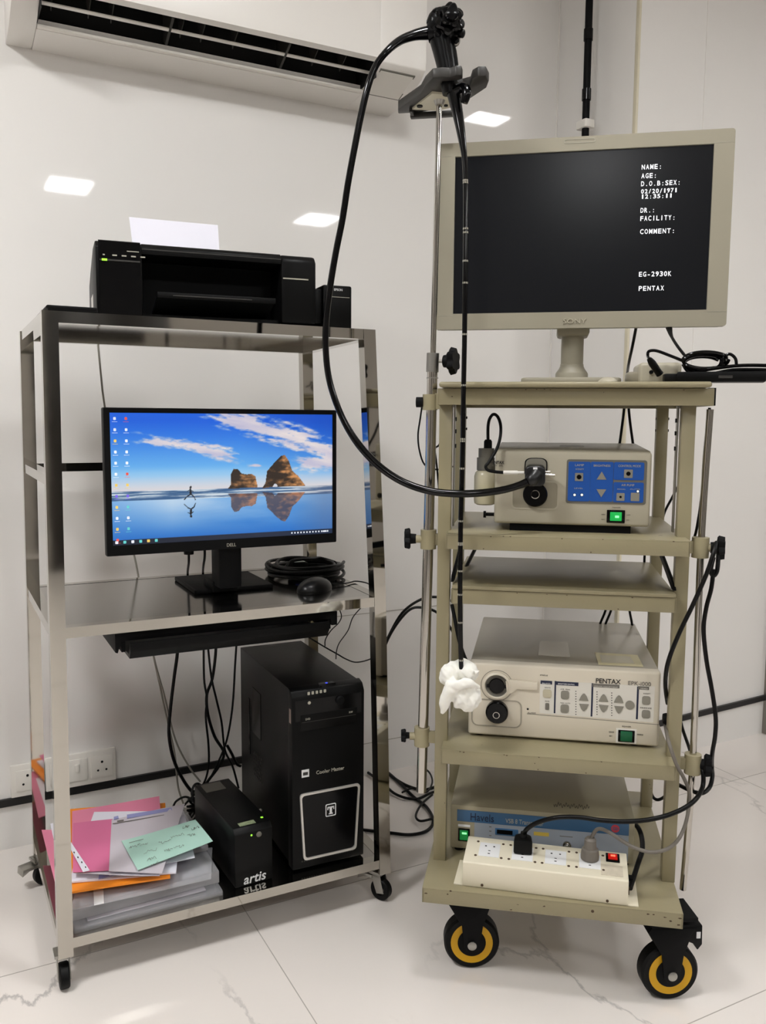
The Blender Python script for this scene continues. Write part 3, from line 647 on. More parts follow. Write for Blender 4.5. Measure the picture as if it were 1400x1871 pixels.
# ------------------------------------------------------------------ tower
def tower():
    T = Fr(*(R.w(.521, .041, 0).xy), R.th+rad(-1.5)); z0 = .1095
    t = thing('computer_tower', 'large black desktop computer tower on the bottom shelf', 'computer', T, (.09, .2, z0))
    g = lambda x, y: T.pv(x, y, 0); w_ = .180; H = .541
    MB().box(.003, w_-.003, .028, .42, z0+.008, H-.004, .002).box(.02, .06, .03, .09, z0, z0+.01).box(.12, .16, .03, .09, z0, z0+.01).box(.02, .06, .33, .39, z0, z0+.01).box(.12, .16, .33, .39, z0, z0+.01).build('case', PCB, t)
    MB().prism([(.0, z0+.004), (.0, H-.022), (.010, H-.006), (.030, H), (.030, z0+.004)], 'a', 0, w_, .003).build('front_panel', BLACK, t)
    MB().box(.008, .172, -.0008, .0006, H-.075, H-.026).build('port_panel', BLACKG, t)
    # power button on the top bevel
    MB().prism([(.070, .012), (.112, .012), (.108, .026), (.074, .026)], 'z', H-.008, H+.0012).build('power_button', BLACKG, t)
    MB().prism(circ(.091, .017, .003, 12), 'z', H, H+.0018).build('power_light', LEDB, t)
    for k in range(5):
        c = g(564+7.4*k, 1267-1.2*k); MB().prism(rrect(c.x-.0028, c.x+.0028, c.z-.0035, c.z+.0035, .001, 2), 'b', -.0014, 0).build('front_port', GREYL, t)
    c = g(565, 1284); MB().prism(circ(c.x, c.z, .0038), 'b', -.0014, 0).build('audio_jack', GREYL, t)
    c = g(621, 1279); MB().lathe([(.0105, 0), (.0105, .004), (.008, .006)], (c.x, 0, c.z), (0, -1, 0)).build('fan_knob', BLACKM, t)
    a, b = g(549, 1307), g(652, 1291)
    MB().box(a.x, b.x, -.0015, .001, a.z-.038, a.z, .0008).build('optical_drive', BLACK, t)
    MB().box(a.x+.003, b.x-.003, -.0022, -.0014, a.z-.018, a.z-.0172).build('drive_slot', GREYD, t)
    text('DVD', 'drive_lettering', GREYL, t, (a.x+.012, -.0019, a.z-.013), .011, .0045); text('RW', 'drive_lettering', GREYL, t, (b.x-.020, -.0019, a.z-.012), .009, .0045)
    c = g(558, 1413); MB().box(c.x-.009, c.x+.009, -.001, .0004, c.z-.009, c.z+.009).build('processor_sticker', PRINTW, t); MB().box(c.x-.006, c.x+.006, -.0014, -.0008, c.z-.004, c.z+.003).build('sticker_mark', GREYD, t)
    c = g(578, 1415); text('Cooler Master', 'brand_lettering', GREYL, t, (c.x, -.0004, c.z), .070, .0085)
    q = [g(547, 1452), g(657, 1429), g(650, 1549), g(554, 1572)]
    zt = (q[0].z+q[1].z)/2; zb = (q[2].z+q[3].z)/2
    quad = lambda e: [(q[3].x+e, zb+e), (q[2].x-e, zb+e), (q[1].x-e, zt-e), (q[0].x+e, zt-e)]
    def rq(e):
        Q = quad(e); out = []
        for i in range(4):
            p0, p1, p2 = Vector(Q[i-1]), Vector(Q[i]), Vector(Q[(i+1) % 4]); a_ = p1+(p0-p1).normalized()*.009; b_ = p1+(p2-p1).normalized()*.009
            for s in range(5): s_ = s/4; out.append(tuple(a_*(1-s_)**2+p1*2*s_*(1-s_)+b_*s_**2))
        return out
    MB().ring(rq(0), rq(.0045), -.005, .001).build('silver_trim', mat('satin_silver', (214, 210, 204), .3, .6), t)
    MB().prism(rq(.0046), 'b', -.0015, .001).build('lower_panel', BLACKG, t)
    c = g(604, 1479)
    MB().ring(rrect(c.x-.013, c.x+.013, c.z-.015, c.z+.015, .003), rrect(c.x-.0112, c.x+.0112, c.z-.0132, c.z+.0132, .0022), -.0026, -.0014).build('emblem', PRINTW, t)
    MB().box(c.x-.0085, c.x+.0085, -.0026, -.0014, c.z+.005, c.z+.0085).box(c.x-.0085, c.x-.0065, -.0026, -.0014, c.z+.001, c.z+.0085).box(c.x+.0065, c.x+.0085, -.0026, -.0014, c.z+.001, c.z+.0085).box(c.x-.0028, c.x+.0028, -.0026, -.0014, c.z-.009, c.z+.0085).box(c.x-.005, c.x+.005, -.0026, -.0014, c.z-.010, c.z-.0078).build('emblem_letter', PRINTW, t)
    d = MB()
    for k in range(22): d.box(.022+.006*k, .0255+.006*k, -.0008, .0004, z0+.020, z0+.0235)
    d.build('intake_slots', GREYD, t)
    # side panel vent and perforations
    MB().box(.0015, .003, .24, .31, .34, .46).build('side_vent', BLACKG, t); MB().box(.0015, .003, .335, .345, .27, .42).build('side_handle', BLACKG, t)
    h = MB()
    for i in range(6):
        for j in range(7): h.prism([(.24+.012*i+.003*math.cos(a_*PI/3)+(.006 if j % 2 else 0), .23+.010*j+.003*math.sin(a_*PI/3)) for a_ in range(6)], 'a', .0018, .003)
    h.build('side_perforation', GREYD, t)
    MB().box(-.0008, .0002, .006, .016, .462, .495).build('side_sticker', mat('brownish_sticker', (120, 104, 96), .5), t)
tower()
# ------------------------------------------------------------------ UPS
def ups():
    T = Fr(*(R.w(.382, .033, 0).xy), R.th+rad(3)); z0 = .1095; H = .244; w_ = .090
    t = thing('backup_battery', 'small black backup power unit on the bottom shelf beside the papers', 'battery unit', T, (.045, .14, z0))
    MB().prism([(0, z0), (0, H-.012), (.012, H), (.285, H-.004), (.285, z0)], 'a', 0, w_, .003).build('case', PCB, t)
    g = lambda x, y: T.pv(x, y, 0)
    c = g(459.5, 1526); MB().prism(circ(c.x, c.z, .0022, 10), 'b', -.0008, .001).build('status_light', LEDG, t)
    c = g(473, 1524); MB().lathe([(.0062, 0), (.0062, .002), (.003, .003)], (c.x, 0, c.z), (0, -1, 0)).build('power_button', GREYM, t)
    c = g(445, 1617); text('artis', 'brand_lettering', PRINTW, t, (c.x, -.0004, c.z), .052, .021, right=(1, 0, 0.0), up=(.18, 0, 1), bold=.01)
    MB().box(.018, .056, .014, .030, H-.0005, H+.0006).build('hologram_sticker', mat('hologram_foil', (176, 190, 150), .25, .5, mottle=(160, .5)), t)
    MB().prism([(.075, .03), (.080, .03), (.080, .035), (.075, .035)], 'z', H-.0005, H+.0006).build('status_light', LEDG, t)
    MB().box(.012, .062, .225, .272, H-.0035, H-.0022).build('rating_label', PRINTG, t)
    MB().tube([(w_-.004, .10, H-.03), (w_+.018, .12, H-.028), (w_+.03, .16, H-.05), (w_+.02, .24, z0+.02)], .004).build('side_cable', GREYCABLE, t)
ups()

# ------------------------------------------------------------------ papers
ZS = .1095
def sheet(px, z, m, name, label, cat, th=.0008, wav=.0012, parts=None, n=10):
    """thin sheet through floor-parallel corner points (given where they sit at height z), with a gentle curl"""
    C_ = [R.pz(x, y, z) for x, y in px]; top = []; N = n
    cx = sum(c.x for c in C_)/len(C_); cy = sum(c.y for c in C_)/len(C_)
    wv = lambda p: wav*math.sin(p.x*23+z*900)*math.cos(p.y*17+z*400)
    if len(C_) == 4:
        vs = []; fs = []
        for i in range(N+1):
            for j in range(N+1):
                s, t_ = i/N, j/N; p = (C_[0]*(1-s)+C_[1]*s)*(1-t_)+(C_[3]*(1-s)+C_[2]*s)*t_
                vs.append(Vector((p.x, p.y, z+wv(p))))
        k = len(vs); vs += [v-Vector((0, 0, th)) for v in vs]; A = lambda i, j: i*(N+1)+j
        for i in range(N):
            for j in range(N): fs += [(A(i, j), A(i+1, j), A(i+1, j+1), A(i, j+1)), (k+A(i, j), k+A(i, j+1), k+A(i+1, j+1), k+A(i+1, j))]
        bd = [A(i, 0) for i in range(N+1)]+[A(N, j) for j in range(1, N+1)]+[A(i, N) for i in range(N-1, -1, -1)]+[A(0, j) for j in range(N-1, 0, -1)]
        for a, b in zip(bd, bd[1:]+bd[:1]): fs.append((a, a+k, b+k, b))
        mb = MB().add(vs, fs)
    else: mb = MB().prism([(c.x, c.y) for c in C_], 'z', z-th, z)
    if parts is None: return mb.build(name, m, None, R, label=label, cat=cat)
    t = thing(name, label, cat, R, (cx, cy, z-th)); mb.build('sheet', m, t)
    for pn, pm, pts, dz in parts:
        q = [R.pz(x, y, z+dz) for x, y in pts]; MB().prism([(c.x, c.y) for c in q], 'z', z+wav*.6+dz-.0002, z+wav*.6+dz+.0002).build(pn, pm, t)
    return t
def folder(name, label, cat, u0, u1, v0, v1, z0, z1, m, sk=0.0, inner=None):
    t = thing(name, label, cat, R, ((u0+u1)/2, (v0+v1)/2, z0))
    P4 = [(u0, v0), (u1, v0+sk), (u1, v1), (u0, v1)]
    MB().prism(P4, 'z', z0, z1, .002).build('cover', m, t)
    if inner:
        for k, (mm, a) in enumerate(inner):
            zz = z0+(z1-z0)*(k+1)/(len(inner)+1); MB().prism([(u0+a, v0+a), (u1-a, v0+a+sk), (u1-a, v1-a), (u0+a, v1-a)], 'z', zz-.002, zz).build('loose_pages', mm, t)
    return t
folder('plastic_sleeve', 'clear plastic sleeve stuck out lowest in the paper pile', 'sleeve', .040, .350, .012, .33, ZS+.0005, ZS+.012, CLEAR, .006, [(LILAC, .03)])
folder('plastic_wallet', 'hazy plastic wallet stuffed with pages under the orange envelope', 'wallet', .040, .352, .040, .36, ZS+.0125, ZS+.040, CLEAR2, .012, [(LILAC, .03), (PAPER, .02), (LILAC, .026), (PAPER, .018)])
t = sheet([(128, 1664), (386, 1606), (388, 1548), (150, 1590)], ZS+.0445, CLEAR, 'plastic_pocket', 'clear plastic pocket lying on the hazy wallet with a white punched edge', 'pocket', .001, .001, [('punched_edge', PRINTW, [(172, 1655), (190, 1651), (188, 1604), (170, 1608)], 0)])
folder('file_box', 'flat clear file box at the right end of the paper pile', 'file box', .20, .352, .135, .36, ZS+.047, ZS+.060, CLEAR2, .004, [(PAPER, .006)])
sheet([(76, 1516), (98, 1516), (126, 1628), (104, 1626)], ZS+.047, PINK2, 'pink_form', 'pink form sticking out at the left behind the rack post', 'paper', .002, .001)
sheet([(92, 1505), (150, 1490), (150, 1590), (112, 1600)], ZS+.050, PAPER, 'white_form', 'white sheet sticking out at the left edge of the pile', 'paper')
sheet([(110, 1632), (311, 1602), (302, 1467), (128, 1478)], ZS+.066, ORANGE, 'orange_envelope', 'bright orange envelope in the middle of the paper pile', 'envelope', .004, .0015)
sheet([(128, 1611), (322, 1594), (330, 1500), (150, 1500)], ZS+.0705, PAPER, 'white_form', 'white sheet lying directly on the orange envelope', 'paper', .0035, .001)
sheet([(180, 1606), (345, 1560), (330, 1490), (190, 1520)], ZS+.0735, BLUEINK, 'blue_form', 'blue tinted sheet peeking out under the white papers', 'paper')
sheet([(200, 1600), (356, 1566), (338, 1490), (190, 1520)], ZS+.077, PAPER, 'white_form', 'white sheet showing under the green note at the right', 'paper')
sheet([(131, 1550), (299, 1545), (291, 1455), (132, 1482)], ZS+.0805, PINK2, 'pink_form', 'pink sheet at the back of the pile with its top edge showing', 'paper')
sheet([(134, 1595), (292, 1600), (270, 1482), (172, 1483)], ZS+.084, PAPER, 'white_form', 'white sheet under the glossy sleeve, showing above the pink page', 'paper')
sheet([(133, 1594), (202, 1590), (206, 1497), (134, 1504)], ZS+.0875, PINK, 'pink_form', 'deep pink page lying at the front left on top of the pile', 'paper')
sheet([(199, 1592), (296, 1596), (338, 1469), (204, 1497)], ZS+.0905, LILAC, 'letterhead', 'glossy sleeved letterhead with blue printed heading on the pile', 'paper', parts=[
    ('heading', BLUEINK, [(232, 1496), (315, 1482), (313, 1476), (232, 1489)], .0002), ('stamp', BLUEINK, [(208, 1498), (217, 1496), (216, 1491), (208, 1493)], .0002), ('signature', PRINTG, [(214, 1502), (226, 1500), (226, 1498), (214, 1500)], .0002), ('ruled_line', PRINTG, [(206, 1506), (300, 1490), (300, 1489), (206, 1505)], .0002)])
sheet([(124, 1541), (152, 1594), (164, 1591), (130, 1538)], ZS+.0925, PAPER, 'punched_strip', 'narrow white punched paper strip on the pink page', 'paper strip', parts=[('hole', PRINTK, [(134+7*k, 1558+9*k), (136+7*k, 1560+9*k), (137+7*k, 1558+9*k), (135+7*k, 1556+9*k)], .0002) for k in range(4)])
sheet([(252, 1590), (389, 1537), (357, 1498), (222, 1536)], ZS+.096, GREENP, 'green_note', 'pale green handwritten note lying on top of the pile', 'note', .0008, .0015, parts=[
    ('ruled_line', PRINTG, [(236, 1541), (262, 1534), (262, 1533.4), (236, 1540.4)], .0003)])
note = [o for o in COL.objects if o.name.startswith('green_note')][0]
rr = random.Random(3)
for (x, y, w_) in ((236, 1549, 20), (262, 1558, 24), (268, 1571, 18), (290, 1541, 22), (300, 1555, 16), (312, 1531, 24), (318, 1549, 18), (343, 1527, 14), (350, 1515, 14), (256, 1545, 14), (276, 1580, 14), (334, 1512, 12)):
    P_ = []
    for k in range(14):
        q = R.pz(x+w_*k/13+rr.uniform(-1, 1), y-w_*.30*k/13+rr.uniform(-2.6, 2.6), ZS+.0985); P_.append(q)
    MB().tube(P_, .00035, 4, 3).build('handwriting', PRINTG, note)

# ------------------------------------------------------------------ cables around the rack
def cable(pts, r, m, label, fr=None, name='power_cable', cat='cable', group=None, extra=None, n=8):
    fr = fr or W0; mb = MB().tube(pts, r, n, 6)
    if extra: extra(mb)
    return mb.build(name, m, None, fr, label=label, cat=cat, group=group)
rp = lambda L, v: [R.pv(x, y, v) for x, y in L]
cable(rp([(178, 618), (184, 680), (191, 740), (215, 880), (246, 1018), (258, 1080), (281, 1200), (300, 1270), (320, 1350), (345, 1400), (366, 1428)], .535), .0025, GREYCABLE, 'thin grey cable hanging down the wall behind the monitor', R)
cable(rp([(281, 1200), (300, 1290), (318, 1370), (322, 1405), (326, 1440), (335, 1468)], .545), .0025, GREYCABLE, 'thin grey cable bending down to the skirting behind the papers', R)
cable(rp([(326, 1150), (324, 1195), (318, 1240), (311, 1300), (309, 1345), (320, 1395), (345, 1440), (372, 1462)], .515), .0045, CABLE, 'thick black cable hanging leftmost under the keyboard tray', R)
cable(rp([(372, 1160), (373, 1240), (378, 1275), (376, 1310), (381, 1360), (381, 1400), (372, 1432), (350, 1457), (336, 1472)], .505), .003, CABLE, 'thin black cable hanging straight, second from the left under the tray', R)
cable(rp([(378, 1160), (386, 1235), (396, 1280), (405, 1320), (411, 1370), (425, 1400), (436, 1440)], .52), .003, CABLE, 'thin black cable bending right towards the back of the tower', R)
cable(rp([(395, 1160), (394, 1195), (388, 1240), (378, 1270), (380, 1305), (392, 1345), (409, 1375), (400, 1400), (378, 1430), (368, 1450)], .53), .0042, CABLE, 'thick black cable crossing the others under the tray', R)
cable(rp([(432, 1180), (430, 1210), (425, 1290), (415, 1350), (400, 1390), (388, 1415), (370, 1445), (362, 1470)], .512), .003, CABLE, 'thin black cable hanging along the left side of the tower', R)
cable(rp([(415, 1362), (424, 1378), (432, 1395), (440, 1400)], .50), .004, CABLE, 'short black cable end going behind the tower', R)
cable(rp([(360, 1475), (352, 1462), (338, 1456), (322, 1464), (316, 1476)], .47), .003, CABLE, 'small black cable loop above the paper pile', R)
m = MB()
for k in range(7):
    c = R.pv(362+6*math.sin(k*2.4), 1452+9*k, .46); L = []
    for i in range(10): a = 2*PI*i/10; L.append((c.x+(.016+.006*math.sin(k*1.7))*math.cos(a+k), c.y+.012*math.sin(a*1+k*.7), max(ZS+.006, c.z+(.020+.006*math.cos(k))*math.sin(a))))
    m.tube(L, .0032, 7, 4, True)
m.build('cable_tangle', CABLE, None, R, label='knot of black cables behind the backup power unit', cat='cable')
# keyboard and mouse leads by the tray
cable([(R.pv(618, 1108, .30)), R.pv(624, 1125, .30), R.pv(619, 1138, .28), R.pv(605, 1152, .25), R.pv(595, 1168, .25), R.pv(594, 1180, .26)], .0015, CABLE, 'thin black lead drooping from the right end of the tray', R)
cable([R.pv(662, 1108, .40), R.pv(645, 1128, .40), R.pv(636, 1152, .40), R.pv(620, 1175, .38), R.pv(615, 1190, .36), R.pv(614, 1204, .34)], .0015, CABLE, 'thin black lead hanging from the shelf down onto the tower', R)
cable([R.pv(570, 1168, .42), R.pv(595, 1183, .40), R.pv(618, 1196, .38), R.pv(632, 1204, .38), R.pv(650, 1210, .40), R.pv(672, 1206, .43), R.pv(690, 1197, .46), R.pv(700, 1190, .52)], .002, CABLE, 'thin black lead running from the tower top towards the trolley', R)
# between rack and trolley
kp = lambda L, v: [K.pv(x, y, v) for x, y in L]
cable(kp([(690, 1205), (709, 1165), (735, 1120), (770, 1095), (800, 1091), (825, 1098)], .42), .0035, CABLE, 'upper black cable arching from the rack to the trolley', K)
cable(kp([(690, 1215), (714, 1158), (745, 1117), (770, 1110), (800, 1120), (825, 1150), (840, 1190)], .40), .0035, CABLE, 'lower black cable arching from the rack to the trolley', K)
fz = lambda L, z=.006: [W0.pz(x, y, z) for x, y in L]
cable(fz([(668, 1372), (690, 1395), (715, 1418), (745, 1436), (775, 1443), (800, 1436)]), .0048, CABLE, 'thick black floor cable curving from the rack to the trolley foot, uppermost')
cable(fz([(668, 1392), (700, 1405), (730, 1430), (755, 1455), (780, 1475), (792, 1500), (780, 1518), (750, 1525), (715, 1522), (660, 1516)]), .0045, CABLE, 'thick black floor cable making the lowest bow on the floor')
cable(fz([(668, 1408), (700, 1432), (725, 1452), (760, 1460), (790, 1448), (830, 1438)], .008), .0042, CABLE, 'black floor cable passing under the left trolley pole')
cable(fz([(790, 1452), (770, 1470), (760, 1490), (768, 1500), (790, 1496)], .012), .0035, CABLE, 'small black cable loop on the floor near the trolley leg')
cable(fz([(770, 1400), (785, 1412), (790, 1430), (778, 1448), (755, 1440), (735, 1448)], .014), .003, CABLE, 'thin black cable loop on the floor beside the left trolley pole')

# ------------------------------------------------------------------ the beige trolley
WC, DC, PC = .4953, .3725, .026
def chips(t, pts, b, s=.0025):
    for a, z in pts:
        m = MB(); k = random.randint(5, 7); m.prism([(a+s*random.uniform(.5, 1.5)*math.cos(2*PI*i/k), z+s*.55*random.uniform(.5, 1.3)*math.sin(2*PI*i/k)) for i in range(k)], 'b', b-.0003, b+.001); m.build('paint_chip', GRIME, t)
def trolley():
    t = thing('equipment_trolley', 'beige painted metal trolley with shelves carrying the endoscopy equipment', 'trolley', K, (.25, .15, 0))
    for u in (0, WC-PC):
        for v in (0, DC-PC): 
            MB().box(u, u+PC, v, v+PC, .214, 1.19, .0015).build('leg', BEIGE, t)
    for u, s in ((PC, 1), (WC-PC, -1)):     # slotted bracket strips behind the front legs
        MB().box(min(u+s*.0005, u+s*.004), max(u+s*.0005, u+s*.004), .03, .045, .93, 1.18).build('bracket_strip', ZINC, t)
        h = MB()
        for z in (1.155, 1.13, 1.10): h.box(min(u+s*.004, u+s*.006), max(u+s*.004, u+s*.006), .032, .042, z-.008, z)
        h.build('bracket_bolts', BLACKM, t)
    for u in (0, WC-PC):
        h = MB()
        for z in (1.155, 1.128): h.cyl((u-.001, DC-PC+.013, z), (u+PC+.003, DC-PC+.013, z), .003)
        h.build('leg_bolt', BLACKM, t)
    def shelf(u0, u1, v0, v1, z0, z1, name='shelf', nch=8):
        m = MB(); m.box(u0, u1, v0, v1, z1-.004, z1, .0012); m.box(u0, u1, v0, v0+.004, z0, z1-.001, .0012); m.box(u0, u1, v1-.004, v1, z0, z1-.001, .001); m.box(u0, u0+.004, v0, v1, z0, z1-.001, .001); m.box(u1-.004, u1, v0, v1, z0, z1-.001, .001)
        o = m.build(name, BEIGE, t)
        chips(t, [(random.uniform(u0+.01, u1-.01), random.choice([z1-.002, z1-.003, z0+.003, (z0+z1)/2])) for _ in range(nch)], v0, .0018); return o
    # top tray with a rounded lip board on it
    shelf(-.001, .521, -.03, .40, 1.179, 1.2115, 'top_shelf', 7)
    MB().box(.004, .513, -.052, .39, 1.2125, 1.2235, .005, 3).build('top_board', BEIGE, t)
    shelf(.0225, .4865, -.055, .372, .8945, .925, 'shelf', 8)
    shelf(.031, .4715, -.017, .368, .777, .807, 'shelf', 7)
    MB().box(.033, .470, -.021, .36, .8075, .816, .003).build('sliding_board', BEIGE, t)
    shelf(.018, .480, -.048, .372, .449, .4795, 'shelf', 9)
    shelf(-.009, .494, -.113, .435, .183, .2145, 'base_shelf', 0)
    g = lambda x, y: tuple(K.pv(x, y, -.113))[::2]
    chips(t, [g(823, 1628), g(818, 1634), g(934, 1662), g(1184, 1670), g(1195, 1671), g(1215, 1676), g(1240, 1690), g(1243, 1678), g(1225, 1683), g(778, 1632), g(995, 1656)], -.113, .0028)
    MB().prism(circ(K.pv(1083, 1665, -.113).x, K.pv(1083, 1665, -.113).z, .003), 'b', -.1134, -.11).build('screw_hole', GRIME, t)
    # slides of the pull-out shelf
    for u in (.029, .466): MB().prism([(-.01, .820), (.01, .832), (.355, .905), (.365, .892), (.02, .818)], 'a', u, u+.006, .001).build('shelf_slide', BLACKM, t)
    # big castors
    def castor(u, v, ang, brake):
        rot = Matrix.Rotation(ang, 3, 'Z'); r = .058; Pp = lambda x, y, z: Vector((u, v, 0))+rot @ Vector((x, y, 0))+Vector((0, 0, z))
        b = bpy.data.objects.new('castor', None); COL.objects.link(b); b.parent = t; ORG[b.name] = ORG[t.name]
        ax = rot @ Vector((0, -1, 0)); c = Pp(0, 0, r)
        MB().lathe([(.043, -.017), (r-.004, -.017), (r, -.012), (r, .012), (r-.004, .017), (.043, .017)], c, ax, 48, True).build('tyre', RUBBER, b)
        MB().lathe([(.026, -.0165), (.0440, -.0178), (.0440, .0178), (.026, .0165)], c, ax, 40, True).build('wheel_rim', YELLOW, b)
        MB().lathe([(.027, -.0188), (.0295, -.0175), (.0295, .0175), (.027, .0188)], c, ax, 30).build('hub', BLACKM, b)
        for s in (-1, 1):
            m = MB(); m.prism([(-.052, .150), (-.045, .160), (.045, .160), (.035, .140), (.022, .10), (.016, .052), (.008, .043), (-.008, .043), (-.016, .052), (-.022, .10)], 'b', min(s*.021, s*.026), max(s*.021, s*.026), .001)
            m.v = [Pp(*q) for q in m.v]; m.build('fork', BLACKM, b)
        m = MB(); m.box(-.045, .045, -.026, .026, .156, .164).cyl((0, 0, .160), (0, 0, .177), .026); m.box(-.043, .043, -.035, .035, .176, .1835); m.v = [Pp(*q) for q in m.v]; m.build('swivel_plate', BLACKM, b)
        MB().lathe([(.0095, -.030), (.0095, .029), (.006, .031)], c, ax, 18).build('axle', ZINC, b)
        if brake:
            m = MB(); m.prism([(.02, .13), (.028, .158), (.060, .158), (.061, .118), (.052, .106), (.042, .120), (.03, .125)], 'b', -.02, .024, .002); m.v = [Pp(*q) for q in m.v]; m.build('brake_pedal', BLACK, b)
            m = MB().box(.048, .056, -.0212, -.0198, .132, .145); m.v = [Pp(*q) for q in m.v]; m.build('brake_label', PRINTW, b)
    castor(.085, -.018, rad(9), False); castor(.480, -.045, rad(14), True); castor(.07, .37, rad(40), False); castor(.43, .37, rad(-30), False)
trolley()

# ------------------------------------------------------------------ poles with clamps
def knob(mb, c, ax, r=.020, n=7, h=.014):
    ax = Vector(ax).normalized(); up = Vector((0, 0, 1)); y = ax.cross(up).normalized(); pts = []
    N = n*6
    for i in range(N): a = 2*PI*i/N; pts.append(r*(1+.13*math.cos(a*n)))
    lo = []; hi = []; mid = []
    for i in range(N):
        a = 2*PI*i/N; d = up*math.cos(a)+y*math.sin(a); lo.append(Vector(c)+d*pts[i]*.86); mid.append(Vector(c)+d*pts[i]+ax*h*.2); hi.append(Vector(c)+d*pts[i]*.9+ax*h)
    mb.hull(lo, mid); mb.hull(mid, hi); mb.cyl(Vector(c)-ax*.012, Vector(c), r*.5, r*.55); return mb
def clamp(t, pu_, pv_, z, side, arm_u):
    m = MB().cyl((pu_, pv_, z-.020), (pu_, pv_, z+.020), .0165, n=24)
    m.box(min(pu_, arm_u), max(pu_, arm_u), pv_-.006, pv_+.006, z-.012, z+.012, .001); m.cyl((pu_, pv_, z), (pu_+side*.026, pv_-.004, z), .008)
    return m.build('clamp', BEIGE_PLAIN, t)
def left_pole():
    f = lambda x, y, v=.02: K.pv(x, y, v)
    t = thing('support_pole', 'tall steel pole clamped to the left side of the trolley, carrying the endoscope hanger', 'pole', K, (-.03, .02, .35))
    A = f(770, 1446); B = f(783, 985); C_ = f(791, 648); Dp = f(803, 186)
    MB().tube([A, B, C_], .0108, 20, 4).build('outer_tube', CHROME, t)
    MB().cyl((C_.x-.0005, .02, C_.z-.035), (C_.x+.0005, .02, C_.z+.003), .0128).cyl((C_.x, .02, C_.z-.048), (C_.x, .02, C_.z-.046), .0122).build('collar', ZINC, t)
    MB().cyl(C_-Vector((0, 0, .05)), Dp, .0058, n=16).build('inner_tube', CHROME, t)
    k = f(812, 660); m = MB().cyl((C_.x+.005, .02, k.z), (f(812, 660).x, .02, k.z), .003); m.build('locking_screw', ZINC, t)
    c = f(822, 660); knob(MB(), (c.x, .018, c.z), (1, -.25, 0), .025, 6, .014).build('knob', BLACKM, t)
    for (px, py, kx, r) in ((783, 985, 745, .020), (771, 1345, 737, .013)):
        c = f(px, py); clamp(t, c.x, .02, c.z, -1, .002)
        q = f(kx, py); MB().cyl((c.x-.02, .018, c.z), (q.x, .018, c.z), .0035).build('clamp_screw', ZINC, t); knob(MB(), (q.x+.006, .018, c.z), (-1, -.2, 0), r, 7, .012 if r > .015 else .010).build('knob', BLACKM, t)
    c = f(786, 735); MB().cyl((c.x, .02, c.z-.016), (c.x, .02, c.z+.016), .0155, n=24).box(c.x, .0, .012, .028, c.z-.014, c.z+.018).build('clamp', BEIGE_PLAIN, t)
    MB().cyl((c.x-.028, .018, c.z), (c.x-.014, .018, c.z), .0105, n=18).build('knob', BLACKM, t)
    # hanger plate on top of the pole
    Z = Dp.z
    h = lambda x, y: K.pz(x, y, Z)
    L = [(-.104, .092), (-.100, .066), (-.044, -.010), (-.030, -.050), (-.012, -.084), (.006, -.086), (.020, -.082), (.032, -.090), (.042, -.088), (.043, -.070), (.034, -.064), (.004, -.063), (.002, -.034), (.040, -.028), (.054, -.036), (.060, -.066), (.072, -.080), (.086, -.078), (.090, -.050), (.084, -.020), (.050, .030), (.020, .066), (-.060, .092)]
    MB().prism(L, 'z', Z+.006, Z+.024, .0025).build('hanger_plate', GREYD, t)
    MB().prism([(-.070, .060), (-.02, -.02), (.025, .0), (.03, .05), (-.02, .075)], 'z', Z+.002, Z+.0065).build('mounting_plate', mat('cream_metal_plate', (206, 200, 178), .4), t, label='cream metal mounting plate')
    MB().cyl((-.052, .04, Z-.0005), (-.052, .04, Z+.002), .006).cyl((.0, .045, Z-.0005), (.0, .045, Z+.002), .004).build('mounting_hole', CABGUT, t)
    MB().cyl((Dp.x, .02, Z-.006), (Dp.x, .02, Z+.003), .008, .012).build('pole_flange', ZINC, t)
    MB().prism([(-.078, .086), (-.078, .100), (.020, .100), (.024, .086)], 'z', Z-.004, Z+.006, .001).box(-.076, -.070, .06, .09, Z-.002, Z+.006).build('rear_bar', GREYD, t)
    return Z
ZH = left_pole()
def right_pole():
    f = lambda x, y: K.pv(x, y, .02)
    t = thing('side_pole', 'slim steel pole clamped to the right side of the trolley', 'pole', K, (.52, .02, .19))
    A = f(1248, 1625); B = f(1298, 748)
    MB().tube([A, f(1266, 1395), f(1281, 1000), B], .0068, 18, 4).build('tube', CHROME, t)
    for (px, py, kx, r, au) in ((1280, 1000, 1316, .022, .486), (1266, 1395, 1292, .021, .480)):
        c = f(px, py); clamp(t, c.x, .02, c.z, 1, au)
        q = f(kx, py); MB().cyl((c.x+.02, .018, c.z), (q.x, .018, c.z), .0035).build('clamp_screw', ZINC, t); knob(MB(), (q.x-.006, .018, c.z), (1, -.15, 0), r, 7, .014).build('knob', BLACKM, t)
    c = f(1298, 728); MB().box(.519, .532, .012, .03, c.z-.014, c.z+.02).build('end_cap', BLACKM, t)
right_pole()

